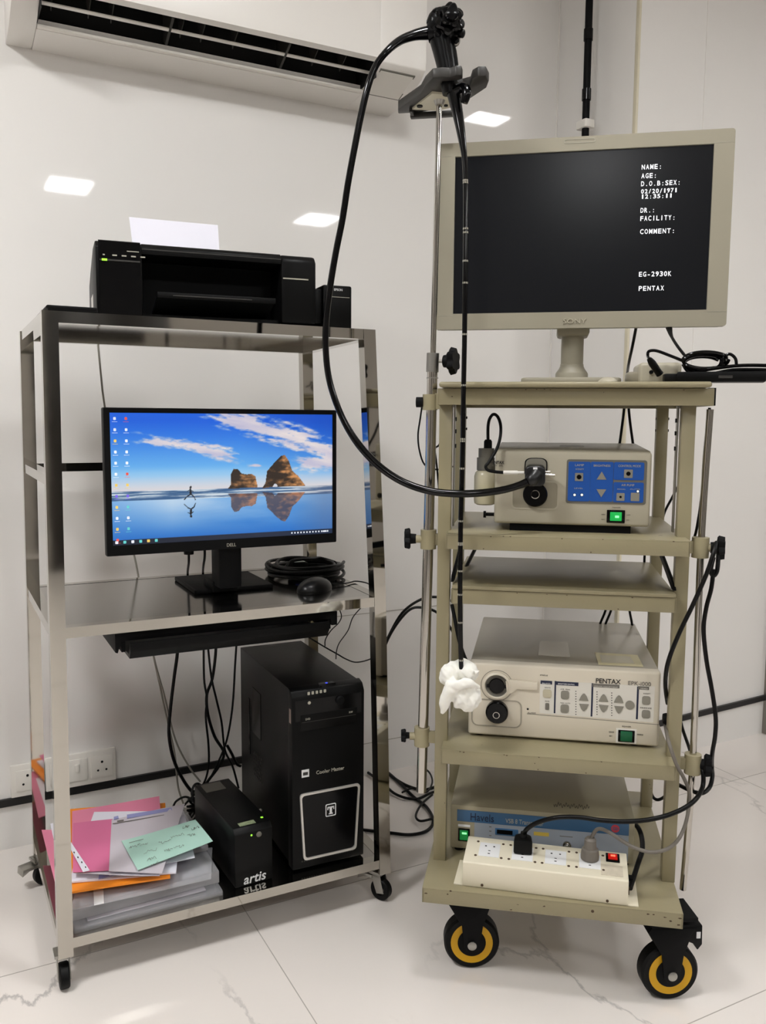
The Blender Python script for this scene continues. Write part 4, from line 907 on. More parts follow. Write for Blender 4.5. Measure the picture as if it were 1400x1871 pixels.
# ------------------------------------------------------------------ big beige monitor
S = Fr(*(K.w(.263, .125, 0).xy), rad(-38.5))
def sony():
    ZB = 1.2235
    t = thing('medical_monitor', 'large beige framed medical monitor with black screen on top of the trolley', 'monitor', S, (0, .06, ZB))
    g = lambda x, y: S.pv(x, y, 0)
    c = [g(797, 265), g(1340, 233.3), g(1331.4, 595.5), g(798, 603)]
    a0, a1 = (c[0].x+c[3].x)/2, (c[1].x+c[2].x)/2; z1, z0 = (c[0].z+c[1].z)/2, (c[2].z+c[3].z)/2
    s = [g(832.5, 288.6), g(1302.6, 261), g(1294, 564.5), g(827.5, 575)]
    b0, b1 = (s[0].x+s[3].x)/2, (s[1].x+s[2].x)/2; y1, y0 = (s[0].z+s[1].z)/2, (s[2].z+s[3].z)/2
    MB().box(a0+.002, a1-.002, .012, .055, z0+.003, z1-.003, .006).box(a0+.09, a1-.09, .05, .10, z0+.06, z1-.05, .012).build('housing', SONYB, t)
    o = rrect(a0, a1, z0, z1, .006); i = rrect(b0, b1, y0, y1, .0008)
    MB().ring(o, i, -.002, .014).build('bezel', SONYB, t)
    MB().box(a0+.001, b0, -.0025, -.0015, y0-.004, y0-.0035).box(b1, a1-.001, -.0025, -.0015, y0-.004, y0-.0035).box(a0+.001, b0, -.0025, -.0015, y1+.001, y1+.0015).box(b1, a1-.001, -.0025, -.0015, y1+.001, y1+.0015).build('bezel_seam', GREYL, t)
    MB().box(b0, b1, .004, .013, y0, y1).build('screen', SCREENB, t)
    q0, q1 = g(1031, 262), g(1088, 255); zc = (g(1060, 258).z)
    MB().ring(rrect(q0.x, q1.x, zc-.004, zc+.004, .0035), rrect(q0.x+.001, q1.x-.001, zc-.003, zc+.003, .0028), -.0028, -.0015).build('tally_lamp_window', GREYL, t)
    q = g(1029, 591.5); text('SONY', 'brand_lettering', mat('raised_beige_letter', (178, 171, 152), .35), t, (q.x, -.003, q.z), .047, .0095, ext=.0012)
    for body, x, y, w_ in (('NAME:', 1172, 309, 39), ('AGE:', 1171.5, 325, 30), ('D.O.B:SEX:', 1171, 339.5, 74), ('02/20/1971', 1171, 353, 68), ('12:35:11', 1171, 362.5, 59), ('DR.:', 1170, 388, 28), ('FACILITY:', 1169.5, 403, 66), ('COMMENT:', 1169, 427, 66), ('EG-2930K', 1167, 505, 61), ('PENTAX', 1166.5, 531, 48)):
        p = g(x, y); q = g(x+w_, y); hh = g(x, y-8.6).z-p.z
        if body[0] in '01': hh = g(x, y-7.6).z-p.z
        mono(body, 'screen_lettering', SCREENT, t, (p.x, .0030, p.z), q.x-p.x, hh)
    # neck and foot
    n = lambda x, y: S.pv(x, y, .06)
    x0, x1 = n(1025, 640).x, n(1067, 640).x; xc = (x0+x1)/2; r = (x1-x0)/2
    prof = [(.0345, 0), (.0345, .013), (.033, .0165), (.0275, .024), (r+.0005, .030), (r+.0005, .0335), (r-.0005, .0345), (r-.0005, .16)]
    MB().lathe([(a, b+ZB+.013) for a, b in prof], (xc, .06, 0), (0, 0, 1), 36).build('neck', SONYB, t)
    MB().box(xc-.034, xc+.034, .02, .11, z0-.013, z0+.05, .007).build('tilt_joint', SONYB, t)
    MB().prism(rrect(xc-.105, xc+.098, -.045, .15, .02), 'z', ZB, ZB+.0145, .004).build('base', SONYB, t)
sony()

# ------------------------------------------------------------------ small things on the top tray
ZT = 1.224
def adapter():
    t = thing('power_adapter', 'beige rounded power box behind the black cord on the trolley top', 'adapter', K, (.43, .12, ZT))
    a, b = K.pv(1160, 690, .085).x, K.pv(1246, 690, .085).x
    z1 = K.pv(1200, 662, .085).z
    MB().box(a+.008, b, .085, .20, ZT, z1, .008, 3).build('shell', CREAM, t)
    MB().prism([(a+.012, .09), (a-.012, .13), (a-.012, .17), (a+.012, .195)], 'z', ZT, ZT+(z1-ZT)*.62, .006, 3).build('shell_end', CREAMTOP, t)
    c = K.pv(1190, 680, .084); MB().cyl((c.x, .080, c.z), (c.x, .0855, c.z), .004).build('jack', BLACKM, t)
    return z1
za = adapter()
c = K.pv(1111, 690, .05); MB().ball((c.x, .05, ZT), .020, .030, .013, warp=lambda d: 0).build('beige_mouse', CREAM, None, K, org=(c.x, .05, ZT-.0), label='small cream domed pointing device beside the foot of the beige monitor', cat='mouse')
def brick():
    t = thing('adapter_brick', 'long black adapter bar overhanging the right end of the trolley top', 'adapter', K, (.50, .03, ZT))
    a = K.pv(1236, 690, .02).x; m = MB()
    m.prism([(a, .015), (a+.16, .0), (a+.17, .055), (a+.012, .062)], 'z', ZT+.001, ZT+.021, .003).build('case', BLACK, t)
    MB().box(a-.022, a+.006, .022, .05, ZT+.003, ZT+.018, .003).build('cord_grip', RUBBER, t)
    MB().box(a+.075, a+.10, .0025, .006, ZT+.008, ZT+.013).build('mark', GREYD, t)
brick()
def black_coil():
    t = thing('coiled_black_lead', 'glossy black lead coiled on the adapter bar at the right end of the trolley top', 'cord', K, (.50, .03, ZT+.02))
    p = lambda x, y, v=.03: K.pv(x, y, v)
    pts = []
    for k in range(4):
        for i in range(12):
            a = 2*PI*i/12; cx, cy = 1290-2*k, 658+2*k
            q = p(cx+(42-3*k)*math.cos(a), cy+(15-1.0*k)*math.sin(a), .03+.02*math.sin(a+k)+.006*k); q.z = max(q.z, ZT+.025); pts.append(q)
    MB().tube(pts, .0032, 8, 4).build('coil', BLACKG, t)
    MB().tube([p(1248, 665), p(1262, 680), p(1300, 674), p(1350, 668), p(1400, 668), p(1440, 672)], .0034).build('lead', BLACKG, t)
    MB().tube([p(1255, 672), p(1290, 684), p(1340, 676), p(1400, 676), p(1440, 680)], .0034).build('lead', BLACKG, t)
    MB().tube([p(1318, 668), p(1324, 652), p(1334, 647), p(1344, 655), p(1346, 668)], .003).build('lead_loop', BLACKG, t)
    MB().tube([p(1187, 656), p(1184, 650, .05), p(1186, 642, .05), p(1200, 641, .05), p(1225, 650, .04), p(1250, 660, .03)], .003).build('lead', BLACKG, t)
    a, b = p(1186, 655, .06), p(1206, 684, .075)
    MB().tube([a, a.lerp(b, .3), b.lerp(a, .15), b], [.0045, .0075, .007, .0075], 12, 3).build('plug', RUBBER, t)
black_coil()
cable([K.pv(1222, 588, .15), K.pv(1223, 600, .13), K.pv(1228, 616, .10), K.pv(1240, 635, .06), K.pv(1256, 655, .03)], [.0065, .0065, .003, .003, .003], CABLE, 'black video lead dropping from the underside of the beige monitor', K)
cable([K.pv(1163, 596, .20), K.pv(1156, 632, .22), K.pv(1149, 665, .30), K.pv(1146, 690, .415), K.pv(1141, 745, .415), K.pv(1134, 800, .42), K.pv(1128, 840, .42)], .0032, CABLE, 'black cable running down behind the light source, left of the pair', K)
cable([K.pv(1147, 700, .425), K.pv(1149, 745, .425), K.pv(1152, 775, .425), K.pv(1157, 812, .43), K.pv(1162, 850, .44)], .0032, CABLE, 'black cable running down behind the light source, right of the pair', K)
for (x0, y0, x1, y1, lb) in ((1108, 1110, 1094, 1150, 'short slanted black cable seen above the processor, leftmost'), (1118, 1110, 1104, 1150, 'short slanted black cable seen above the processor, second'), (1150, 1110, 1156, 1150, 'short black cable seen above the processor, rightmost')):
    cable([K.pv(x0, y0-40, .45), K.pv(x0, y0, .45), K.pv(x1, y1, .45), K.pv(x1-2, y1+50, .47)], .003, CABLE, lb, K)
cable([K.pv(1262, 850, .5), K.pv(1244, 880, .48), K.pv(1228, 910, .46), K.pv(1214, 938, .45), K.pv(1203, 980, .42), Vector((.462, .385, .84)), Vector((.455, .355, .813))], .003, CABLE, 'black cable bending down behind the right rear leg of the trolley', K)
# thin cables left of the trolley
cable(kp([(772, 738), (768, 765), (764, 795), (767, 825), (777, 850), (800, 858), (830, 852)], .05), .0018, CABLE, 'thin black lead looping left of the trolley pole', K)
cable(kp([(806, 745), (808, 790), (803, 812), (795, 820), (797, 840), (801, 880), (805, 930), (806, 970), (808, 1010)], .05), .002, CABLE, 'thin black lead hanging between the pole and the left trolley leg', K)
# dark webbing behind the insertion tube on the left
cable([K.pv(868, 1004, .30), K.pv(850, 1040, .20), K.pv(838, 1070, .11), K.pv(832, 1080, .08)], .0045, RUBBER, 'black strap slanting behind the insertion tube at the shelf slide', K)
cable([K.pv(826, 1105, .20), K.pv(832, 1135, .18), K.pv(838, 1165, .15), K.pv(845, 1190, .13), K.pv(855, 1215, .10)], .0045, RUBBER, 'black cable slanting behind the insertion tube above the gauze', K)

# ------------------------------------------------------------------ light source with blue keypad
EV = .020
def rocker(t, fr, v, cx, cy, w_, h_, mlit, core=None, border=BLACKG, name='power_switch'):
    c = fr.pv(cx, cy, v)
    MB().box(c.x-w_/2, c.x+w_/2, v-.0025, v+.001, c.z-h_/2, c.z+h_/2, .001).build(name, border, t)
    MB().prism(rrect(c.x-w_*.32, c.x+w_*.32, c.z-h_*.34, c.z+h_*.34, .0008), 'b', v-.0038, v-.002, .0005).build('switch_rocker', mlit, t)
    if core: MB().prism(rrect(c.x-w_*.05, c.x+w_*.17, c.z-h_*.1, c.z+h_*.08, .0008), 'b', v-.0042, v-.0037).build('switch_glow', core, t)
def light_source():
    t = thing('light_source_box', 'cream endoscopy light source with blue keypad on the second shelf', 'light source', K, (.267, .15, .9255))
    g = lambda x, y: K.pv(x, y, EV)
    z0, z1 = .940, 1.0895
    MB().box(.113, .420, EV, .30, z0, z1-.001, .006, 3).build('case', CREAM, t)
    MB().prism([(EV+.012, z1-.002), (EV+.02, z1+.001), (.298, z1+.009), (.298, z1-.01), (EV+.02, z1-.01)], 'a', .1145, .4185, .002).build('lid', CREAMTOP, t)
    MB().box(.145, .385, .03, .28, .925, .9405).build('foot_block', BLACKM, t)
    MB().box(.245, .295, .15, .18, z1+.004, z1+.0065).build('lid_label', PRINTW, t)
    # keypad
    a, b = g(1036, 839), g(1180, 922.5)
    MB().prism(rrect(a.x, b.x, b.z, a.z, .005), 'b', EV-.0012, EV+.001).build('keypad_frame', GREYM, t)
    for x0, y0, x1, y1 in ((1039.3, 843.2, 1077.2, 916), (1079.8, 843.5, 1119, 916.8), (1122.2, 844.2, 1176.4, 877.6), (1121.2, 880.8, 1175.2, 918.7)):
        p, q = g(x0, y0), g(x1, y1); MB().prism(rrect(p.x, q.x, q.z, p.z, .003), 'b', EV-.0022, EV-.001).build('keypad_section', BLUEP, t)
    def btn(x, y, s, dot=0, m=GREYBTN):
        c = g(x, y); MB().prism(rrect(c.x-s/2, c.x+s/2, c.z-s/2, c.z+s/2, .0012), 'b', EV-.0032, EV-.002).build('button', m, t)
        if dot: MB().prism(circ(c.x, c.z, dot), 'b', EV-.0036, EV-.003).build('button_mark', BLACKG, t)
    btn(1058.2, 871.4, .0160, .0047); btn(1148.2, 865.4, .0165, .0042); btn(1133.8, 907.8, .0155, .0024); btn(1160.4, 907.8, .0165)
    for x, y, s in ((1099.5, 868.8, 1), (1098.7, 901.2, -1)):
        c = g(x, y); MB().prism([(c.x-.0095, c.z-s*.008), (c.x+.0095, c.z-s*.008), (c.x, c.z+s*.008)], 'b', EV-.0032, EV-.002).build('arrow_button', GREYBTN, t)
    for x, y, r in ((1050, 904, .0022), (1063.3, 904, .0022), (1165.5, 897.5, .0020)):
        c = g(x, y); MB().prism(circ(c.x, c.z, r*1.5), 'b', EV-.0026, EV-.002).build('lamp_rim', BLACKG, t); MB().prism(circ(c.x, c.z, r), 'b', EV-.0034, EV-.0025).build('indicator_light', LEDW, t)
    for body, x, y, w_, h_ in (('LAMP', 1051, 851.5, 16, 4), ('INTENSITY', 1052, 858.5, 15, 3), ('BRIGHTNESS', 1085, 852.5, 30, 4), ('CONTROL MODE', 1130, 853, 40, 4), ('AIR PUMP', 1135.5, 888, 23, 4), ('MANUAL', 1128, 894.5, 15, 2), ('AUTO', 1151, 894.5, 18, 2), ('LEVEL', 1049.5, 893, 16, 2.4)):
        p = g(x, y); text(body, 'keypad_lettering', GREYL, t, (p.x, EV-.0024, p.z), w_*.00107, h_*.00107)
    rocker(t, K, EV, 1125.4, 943.5, .0352, .0258, GREENL, GREENH)
    for body, x, y, w_ in (('POWER', 1119, 928, 15), ('OPEN', 1099, 941, 7), ('ON', 1099, 950, 6), ('OFF', 1145, 942, 7), ('I/O', 1145, 951, 5)):
        p = g(x, y); text(body, 'case_lettering', PRINTG, t, (p.x, EV-.0004, p.z), w_*.00107, .0022)
    p = g(897, 847.5); text('PENTAX', 'brand_lettering', PRINTK, t, (p.x, EV-.0004, p.z), .027, .0062, bold=.02)
    p = g(899, 852); text('EPM  EPL', 'case_lettering', PRINTG, t, (p.x, EV-.0004, p.z), .023, .0026)
    # socket recess, arch handle, round scope socket
    p, q = g(935, 877.5), g(1020.5, 932)
    MB().ring(rrect(p.x, q.x, q.z, p.z, .010), rrect(p.x+.003, q.x-.003, q.z+.003, p.z-.003, .008), EV-.0012, EV+.0005).build('recess_rim', CREAM, t)
    MB().prism(rrect(p.x+.003, q.x-.003, q.z+.003, p.z-.003, .008), 'b', EV-.0006, EV+.0002).build('recess_floor', CREAMTOP, t)
    p, q = g(959, 836), g(1000, 866); cx = (p.x+q.x)/2; hw = (q.x-p.x)/2
    arch = [(cx-hw, q.z)]+[(cx+(hw)*math.copysign(abs(math.cos(a))**.6, math.cos(a)), p.z-.014+.014*math.sin(a)**.7) for a in [PI*(1-k/12) for k in range(13)]]+[(cx+hw, q.z)]
    arch2 = [(cx+(x-cx)*.90, z-.0015) for x, z in arch]
    MB().prism(arch, 'b', EV-.002, EV).build('latch_outline', BLACKM, t); MB().prism(arch2, 'b', EV-.004, EV-.001).build('latch', GREYBTN, t)
    c = g(978.2, 903.2); MB().lathe([(.0245, 0), (.0245, .010), (.022, .013)], (c.x, EV, c.z), (0, -1, 0), 36).build('scope_socket', BLACKG, t)
    MB().lathe([(.0088, .013), (.0088, .016), (.0074, .0162), (.0072, .013)], (c.x, EV, c.z+.001), (0, -1, 0), 24, True).build('socket_contact', CHROME, t)
    for px_, s in (): pass
    q = g(915, 874); p = g(915, 888); p2 = g(925, 893)
    MB().ring(rrect(p.x+.001, p.x+.009, p.z-.008, p.z, .001), rrect(p.x+.002, p.x+.008, p.z-.007, p.z-.001, .001), EV-.0005, EV+.0003).build('case_symbol', PRINTG, t)
light_source()
def bottle():
    v = .075; f = lambda x, y: K.pv(x, y, v); c = f(887, 880); x = c.x
    t = thing('water_bottle', 'small cloudy plastic water bottle with grey cap beside the light source', 'bottle', K, (x, v, f(887, 925).z))
    zb, zs = f(887, 922).z, f(887, 858).z; r = .0235
    MB().lathe([(r*.7, 0), (r*.95, .003), (r, .010), (r, zs-zb-.014), (r*.9, zs-zb-.006), (r*.62, zs-zb)], (x, v, zb), (0, 0, 1)).build('flask', BOTTLE, t)
    MB().lathe([(r*.82, .002), (r*.88, .005), (r*.88, (zs-zb)*.62)], (x, v, zb), (0, 0, 1)).build('water', mat('pale_water', (222, 212, 170), .3, alpha=.85), t)
    z1 = f(887, 836).z; z2 = f(887, 819).z; z3 = f(887, 803).z
    MB().cyl((x, v, zs-.001), (x, v, z1), .0185).build('cap_ring', GREYM, t); MB().cyl((x+.001, v, z1), (x+.001, v, z2), .0165).build('cap', GREYM, t)
    MB().lathe([(.0085, 0), (.0085, z3-z2-.004), (.006, z3-z2)], (x+.004, v, z2), (0, 0, 1)).build('spout', BLACKM, t)
    h = [Vector((x+.004, v, z3-.004)), K.pv(892, 780, v), K.pv(895, 765, v-.01), K.pv(902, 757, v-.02), K.pv(910, 762, v-.035), K.pv(915, 778, v-.05), K.pv(914, 800, v-.06), K.pv(907, 822, v-.07), K.pv(894, 844, v-.078), K.pv(888, 852, v-.08), K.pv(892, 859, v-.08), K.pv(905, 862, v-.075), K.pv(922, 863.5, -.002)]
    MB().tube(h, .0032, 10, 6).build('hose', RUBBER, t)
    MB().cyl(K.pv(920, 863.4, -.003), K.pv(946, 863.6, -.003), .0042).cyl(K.pv(945, 863.6, -.003), K.pv(958, 863.6, -.003), .003).build('hose_connector', WHITEP, t)
    # holder arm under the box and screw
    c2 = f(893, 937); MB().cyl((c2.x-.006, v-.03, c2.z), (.114, v-.03, c2.z), .0035).cyl((c2.x-.009, v-.03, c2.z), (c2.x-.004, v-.03, c2.z), .007).build('holder_screw', BLACKM, t)
    MB().box(x+.012, .1128, v-.004, v+.02, zs-.004, zs+.012, .001).build('holder_bracket', GREYM, t)
bottle()

# ------------------------------------------------------------------ endoscope
def endoscope():
    t = thing('endoscope', 'black flexible endoscope hanging from the pole and plugged into the light source', 'endoscope', K, (.03, -.09, ZH))
    V = -.09; f = lambda x, y, v=V: K.pv(x, y, v)
    # grip
    VG = -.047; h = lambda x, y, v=VG: K.pv(x, y, v); RUB = mat('satin_black', (5, 5, 6), .3, spec=.25)
    MB().tube([h(822, 172), h(819, 140), h(812, 100), h(806, 72)], [.0135, .0165, .0195, .0215], 28, 6).build('grip', RUB, t)
    m = MB(); m.tube([h(834, 120), h(829, 95), h(823, 72)], [.004, .006, .006], 10, 4).tube([h(808, 130), h(800, 95), h(795, 74)], [.003, .005, .005], 10, 4); m.build('grip_rib', RUB, t)
    # control head: body, two lobed wheels and the valve buttons around them
    ax = Vector((.28, -1, -.10)).normalized(); up = Vector((0, 0, 1)); sd = ax.cross(up).normalized(); up2 = sd.cross(ax).normalized()
    c = h(812, 52); k0 = h(816, 44)
    m = MB(); m.ball((c.x, VG, c.z), .0265, .026, .030, nu=28, nv=18); q = h(796, 44); m.ball((q.x, VG, q.z), .0165, .022, .024, nu=22, nv=14); m.build('control_head', RUB, t)
    q = h(790, 60); MB().tube([h(784, 61), h(797, 60)], .0165, 22, smooth=False).build('cord_collar', RUB, t)
    def lobed(r, d0, d1, n_, amp, rot, cc):
        P0 = Vector((cc.x, VG, cc.z)); N = 72; rings = []
        for d, f_ in ((d0, .90), (d0+.002, 1.0), (d1-.003, 1.0), (d1, .86)):
            rings.append([P0+ax*d+(up2*math.cos(2*PI*i/N)+sd*math.sin(2*PI*i/N))*r*f_*(1+amp*math.cos(n_*2*PI*i/N+rot)) for i in range(N)])
        mb = MB()
        for a, b in zip(rings, rings[1:]): mb.hull(a, b)
        return mb
    lobed(.0255, .020, .032, 6, .12, .4, k0).build('angulation_wheel', SCOPE, t)
    k1 = h(818, 42); lobed(.0185, .034, .045, 5, .14, 1.1, k1).build('angulation_wheel', SCOPE, t)
    MB().lathe([(.011, .045), (.0125, .048), (.011, .052), (.004, .0535)], Vector((k1.x, VG, k1.z)), ax, 24).build('wheel_cap', SCOPE, t)
    for x, y, r, dv in ((797, 22, .0085, -.012), (813, 18, .0085, -.008), (787, 37, .009, -.008), (839, 24, .0085, -.014), (842, 44, .0080, -.012), (843, 61, .0080, -.004), (833, 74, .006, -.002), (800, 62, .008, -.018)):
        p = h(x, y, VG+dv); d = Vector(((p.x-c.x), -.010, (p.z-c.z))).normalized()
        MB().lathe([(r*.62, -.014), (r*.62, -.004), (r*.95, -.003), (r, .001), (r*.93, .0045), (r*.5, .0065)], p, d, 18).build('valve_button', RUB, t)
    MB().tube([h(826, 78), h(834, 82), h(838, 74), h(836, 66)], .0035, 8, 4).build('suction_port', ZINC, t)
    # umbilical cord
    L = [((790, 60), -.047), ((776, 61), -.052), ((755, 65), -.065), ((730, 75), -.085), ((706, 95), -.11), ((686, 122), -.115), ((672, 160), -.12), ((660, 210), -.12), ((648, 270), -.12), ((636, 335), -.12), ((626, 400), -.12), ((614, 460), -.12), ((604, 520), -.12), ((597, 575), -.12), ((595, 630), -.12), ((600, 685), -.12), ((614, 735), -.12), ((636, 783), -.12), ((666, 825), -.12), ((702, 859), -.12), ((742, 883), -.12), ((785, 897), -.12), ((830, 902), -.115), ((875, 901), -.10), ((915, 896), -.08), ((945, 888), -.06), ((965, 880), -.045)]
    pts = [f(x, y, v) for (x, y), v in L]
    MB().tube(pts, [.0125, .0115, .009, .0075]+[.0062]*13+[.0072]*8+[.0085], 16, 6).build('umbilical_cord', SCOPE, t)
    # connector on the light source
    a, b = f(959, 850, -.03), f(997, 888, -.03); cx = (a.x+b.x)/2; zc = (a.z+b.z)/2
    MB().prism(rrect(a.x+.001, b.x-.001, zc-.020, zc+.020, .010), 'b', -.045, EV-.001, .004, 3).tube([f(965, 880, -.047), f(972, 876, -.045), f(978, 868, -.035)], [.0095, .014, .017], 16, 4).build('light_guide_connector', mat('connector_black', (14, 14, 15), .35), t)
    MB().box(cx-.004, cx+.004, -.0462, -.0448, zc+.013, zc+.017).build('connector_mark', PRINTW, t)
    MB().cyl(K.pv(997, 867, 0), K.pv(1014, 868.5, 0), .0032).cyl(K.pv(997, 862, 0), K.pv(1006, 862, 0), .0022).build('connector_pin', CHROME, t)
    # insertion tube
    I = [(824, 150), (829, 172), (836, 205), (843, 245), (849, 290), (851, 340), (851, 420), (850, 520), (849, 620), (847, 720), (846, 800), (844, 880), (842, 960), (841, 1040), (841, 1120), (842, 1185), (843, 1222)]
    vi = [-.047, -.047, -.050, -.058, -.066, -.072, -.078]+[-.084]*10
    pts = [f(x, y, v) for (x, y), v in zip(I, vi)]
    MB().tube(pts, [.013, .0125, .0105, .008, .0052, .0048]+[.0048]*11, 14, 6).build('insertion_tube', SCOPE, t)
    MB().tube([f(828, 168, -.050), f(846, 160, -.058), f(853, 170, -.066), f(848, 188, -.066)], [.009, .010, .009, .007], 14, 4).build('channel_port', SCOPE, t)
    for y in (330, 334, 418, 425, 477, 517, 611, 704, 802, 806, 856, 952, 992, 995, 1043, 1086, 1137, 1206):
        x = 851 if y < 600 else (848 if y < 760 else (845 if y < 900 else 842)); 
        for (x0, y0), (x1, y1) in zip(I, I[1:]):
            if y0 <= y < y1: x = x0+(x1-x0)*(y-y0)/(y1-y0)
        V = -.074 if y < 345 else (-.080 if y < 430 else -.084); p = f(x, y, V); r = .00492; N = 14
        mk = MB()
        for k in range(0, N-1, 3):
            a0 = PI+PI*(k/N); a1 = PI+PI*((k+1.7)/N)
            q = lambda a, rr, dz: Vector((p.x+rr*math.cos(a), V+rr*math.sin(a), p.z+dz))
            mk.hull([q(a0, r, -.0017), q(a1, r, -.0017), q(a1, r, .0017), q(a0, r, .0017)], [q(a0, r+.0002, -.0017), q(a1, r+.0002, -.0017), q(a1, r+.0002, .0017), q(a0, r+.0002, .0017)])
        mk.build('depth_mark', GREYL, t)
endoscope()
# gauze
def gauze():
    V = -.09; f = lambda x, y, v=V: K.pv(x, y, v)
    wf = lambda s: (lambda d: .10*noise.noise(d*2.2+Vector((s, 0, 0)))+.05*math.sin(d.x*9+d.z*5+s)*math.cos(d.z*7))
    m = MB()
    c = f(838, 1230); m.ball((c.x, V+.022, c.z), .036, .020, .021, Matrix.Rotation(rad(-6), 3, 'Y'), 40, 26, wf(1))
    c = f(820, 1236); m.ball((c.x, V+.012, c.z), .020, .020, .022, None, 30, 20, wf(2))
    c = f(856, 1232); m.ball((c.x, V+.012, c.z), .019, .020, .020, None, 30, 20, wf(5))
    c = f(852, 1272); m.ball((c.x, V, c.z), .031, .024, .030, Matrix.Rotation(rad(25), 3, 'Y'), 40, 26, wf(3))
    m.tube([f(838, 1246, V-.008), f(826, 1258, V-.012), f(814, 1280, V-.010), f(808, 1304, V-.006)], [.014, .015, .012, .0035], 18, 6)
    m.tube([f(815, 1250, V-.012), f(835, 1252, V-.022), f(855, 1248, V-.022), f(876, 1256, V-.010)], [.006, .010, .009, .004], 14, 6)
    m.tube([f(868, 1228, V-.004), f(874, 1226, V-.004), f(877, 1225, V-.004)], [.005, .003, .001], 10, 3)
    o = m.build('gauze_wrap', GAUZE, None, K, org=(f(840, 1225).x, V, f(840, 1225).z), label='white gauze cloth knotted around the tip of the insertion tube', cat='gauze')
    md = o.modifiers.new('remesh', 'REMESH'); md.mode = 'VOXEL'; md.voxel_size = .0017; md.use_smooth_shade = True
    sm = o.modifiers.new('smooth', 'SMOOTH'); sm.factor = .6; sm.iterations = 4
    tx = bpy.data.textures.new('gauze_folds', 'CLOUDS'); tx.noise_scale = .022; tx.noise_depth = 1
    d = o.modifiers.new('folds', 'DISPLACE'); d.texture = tx; d.strength = .006; d.mid_level = .5
gauze()

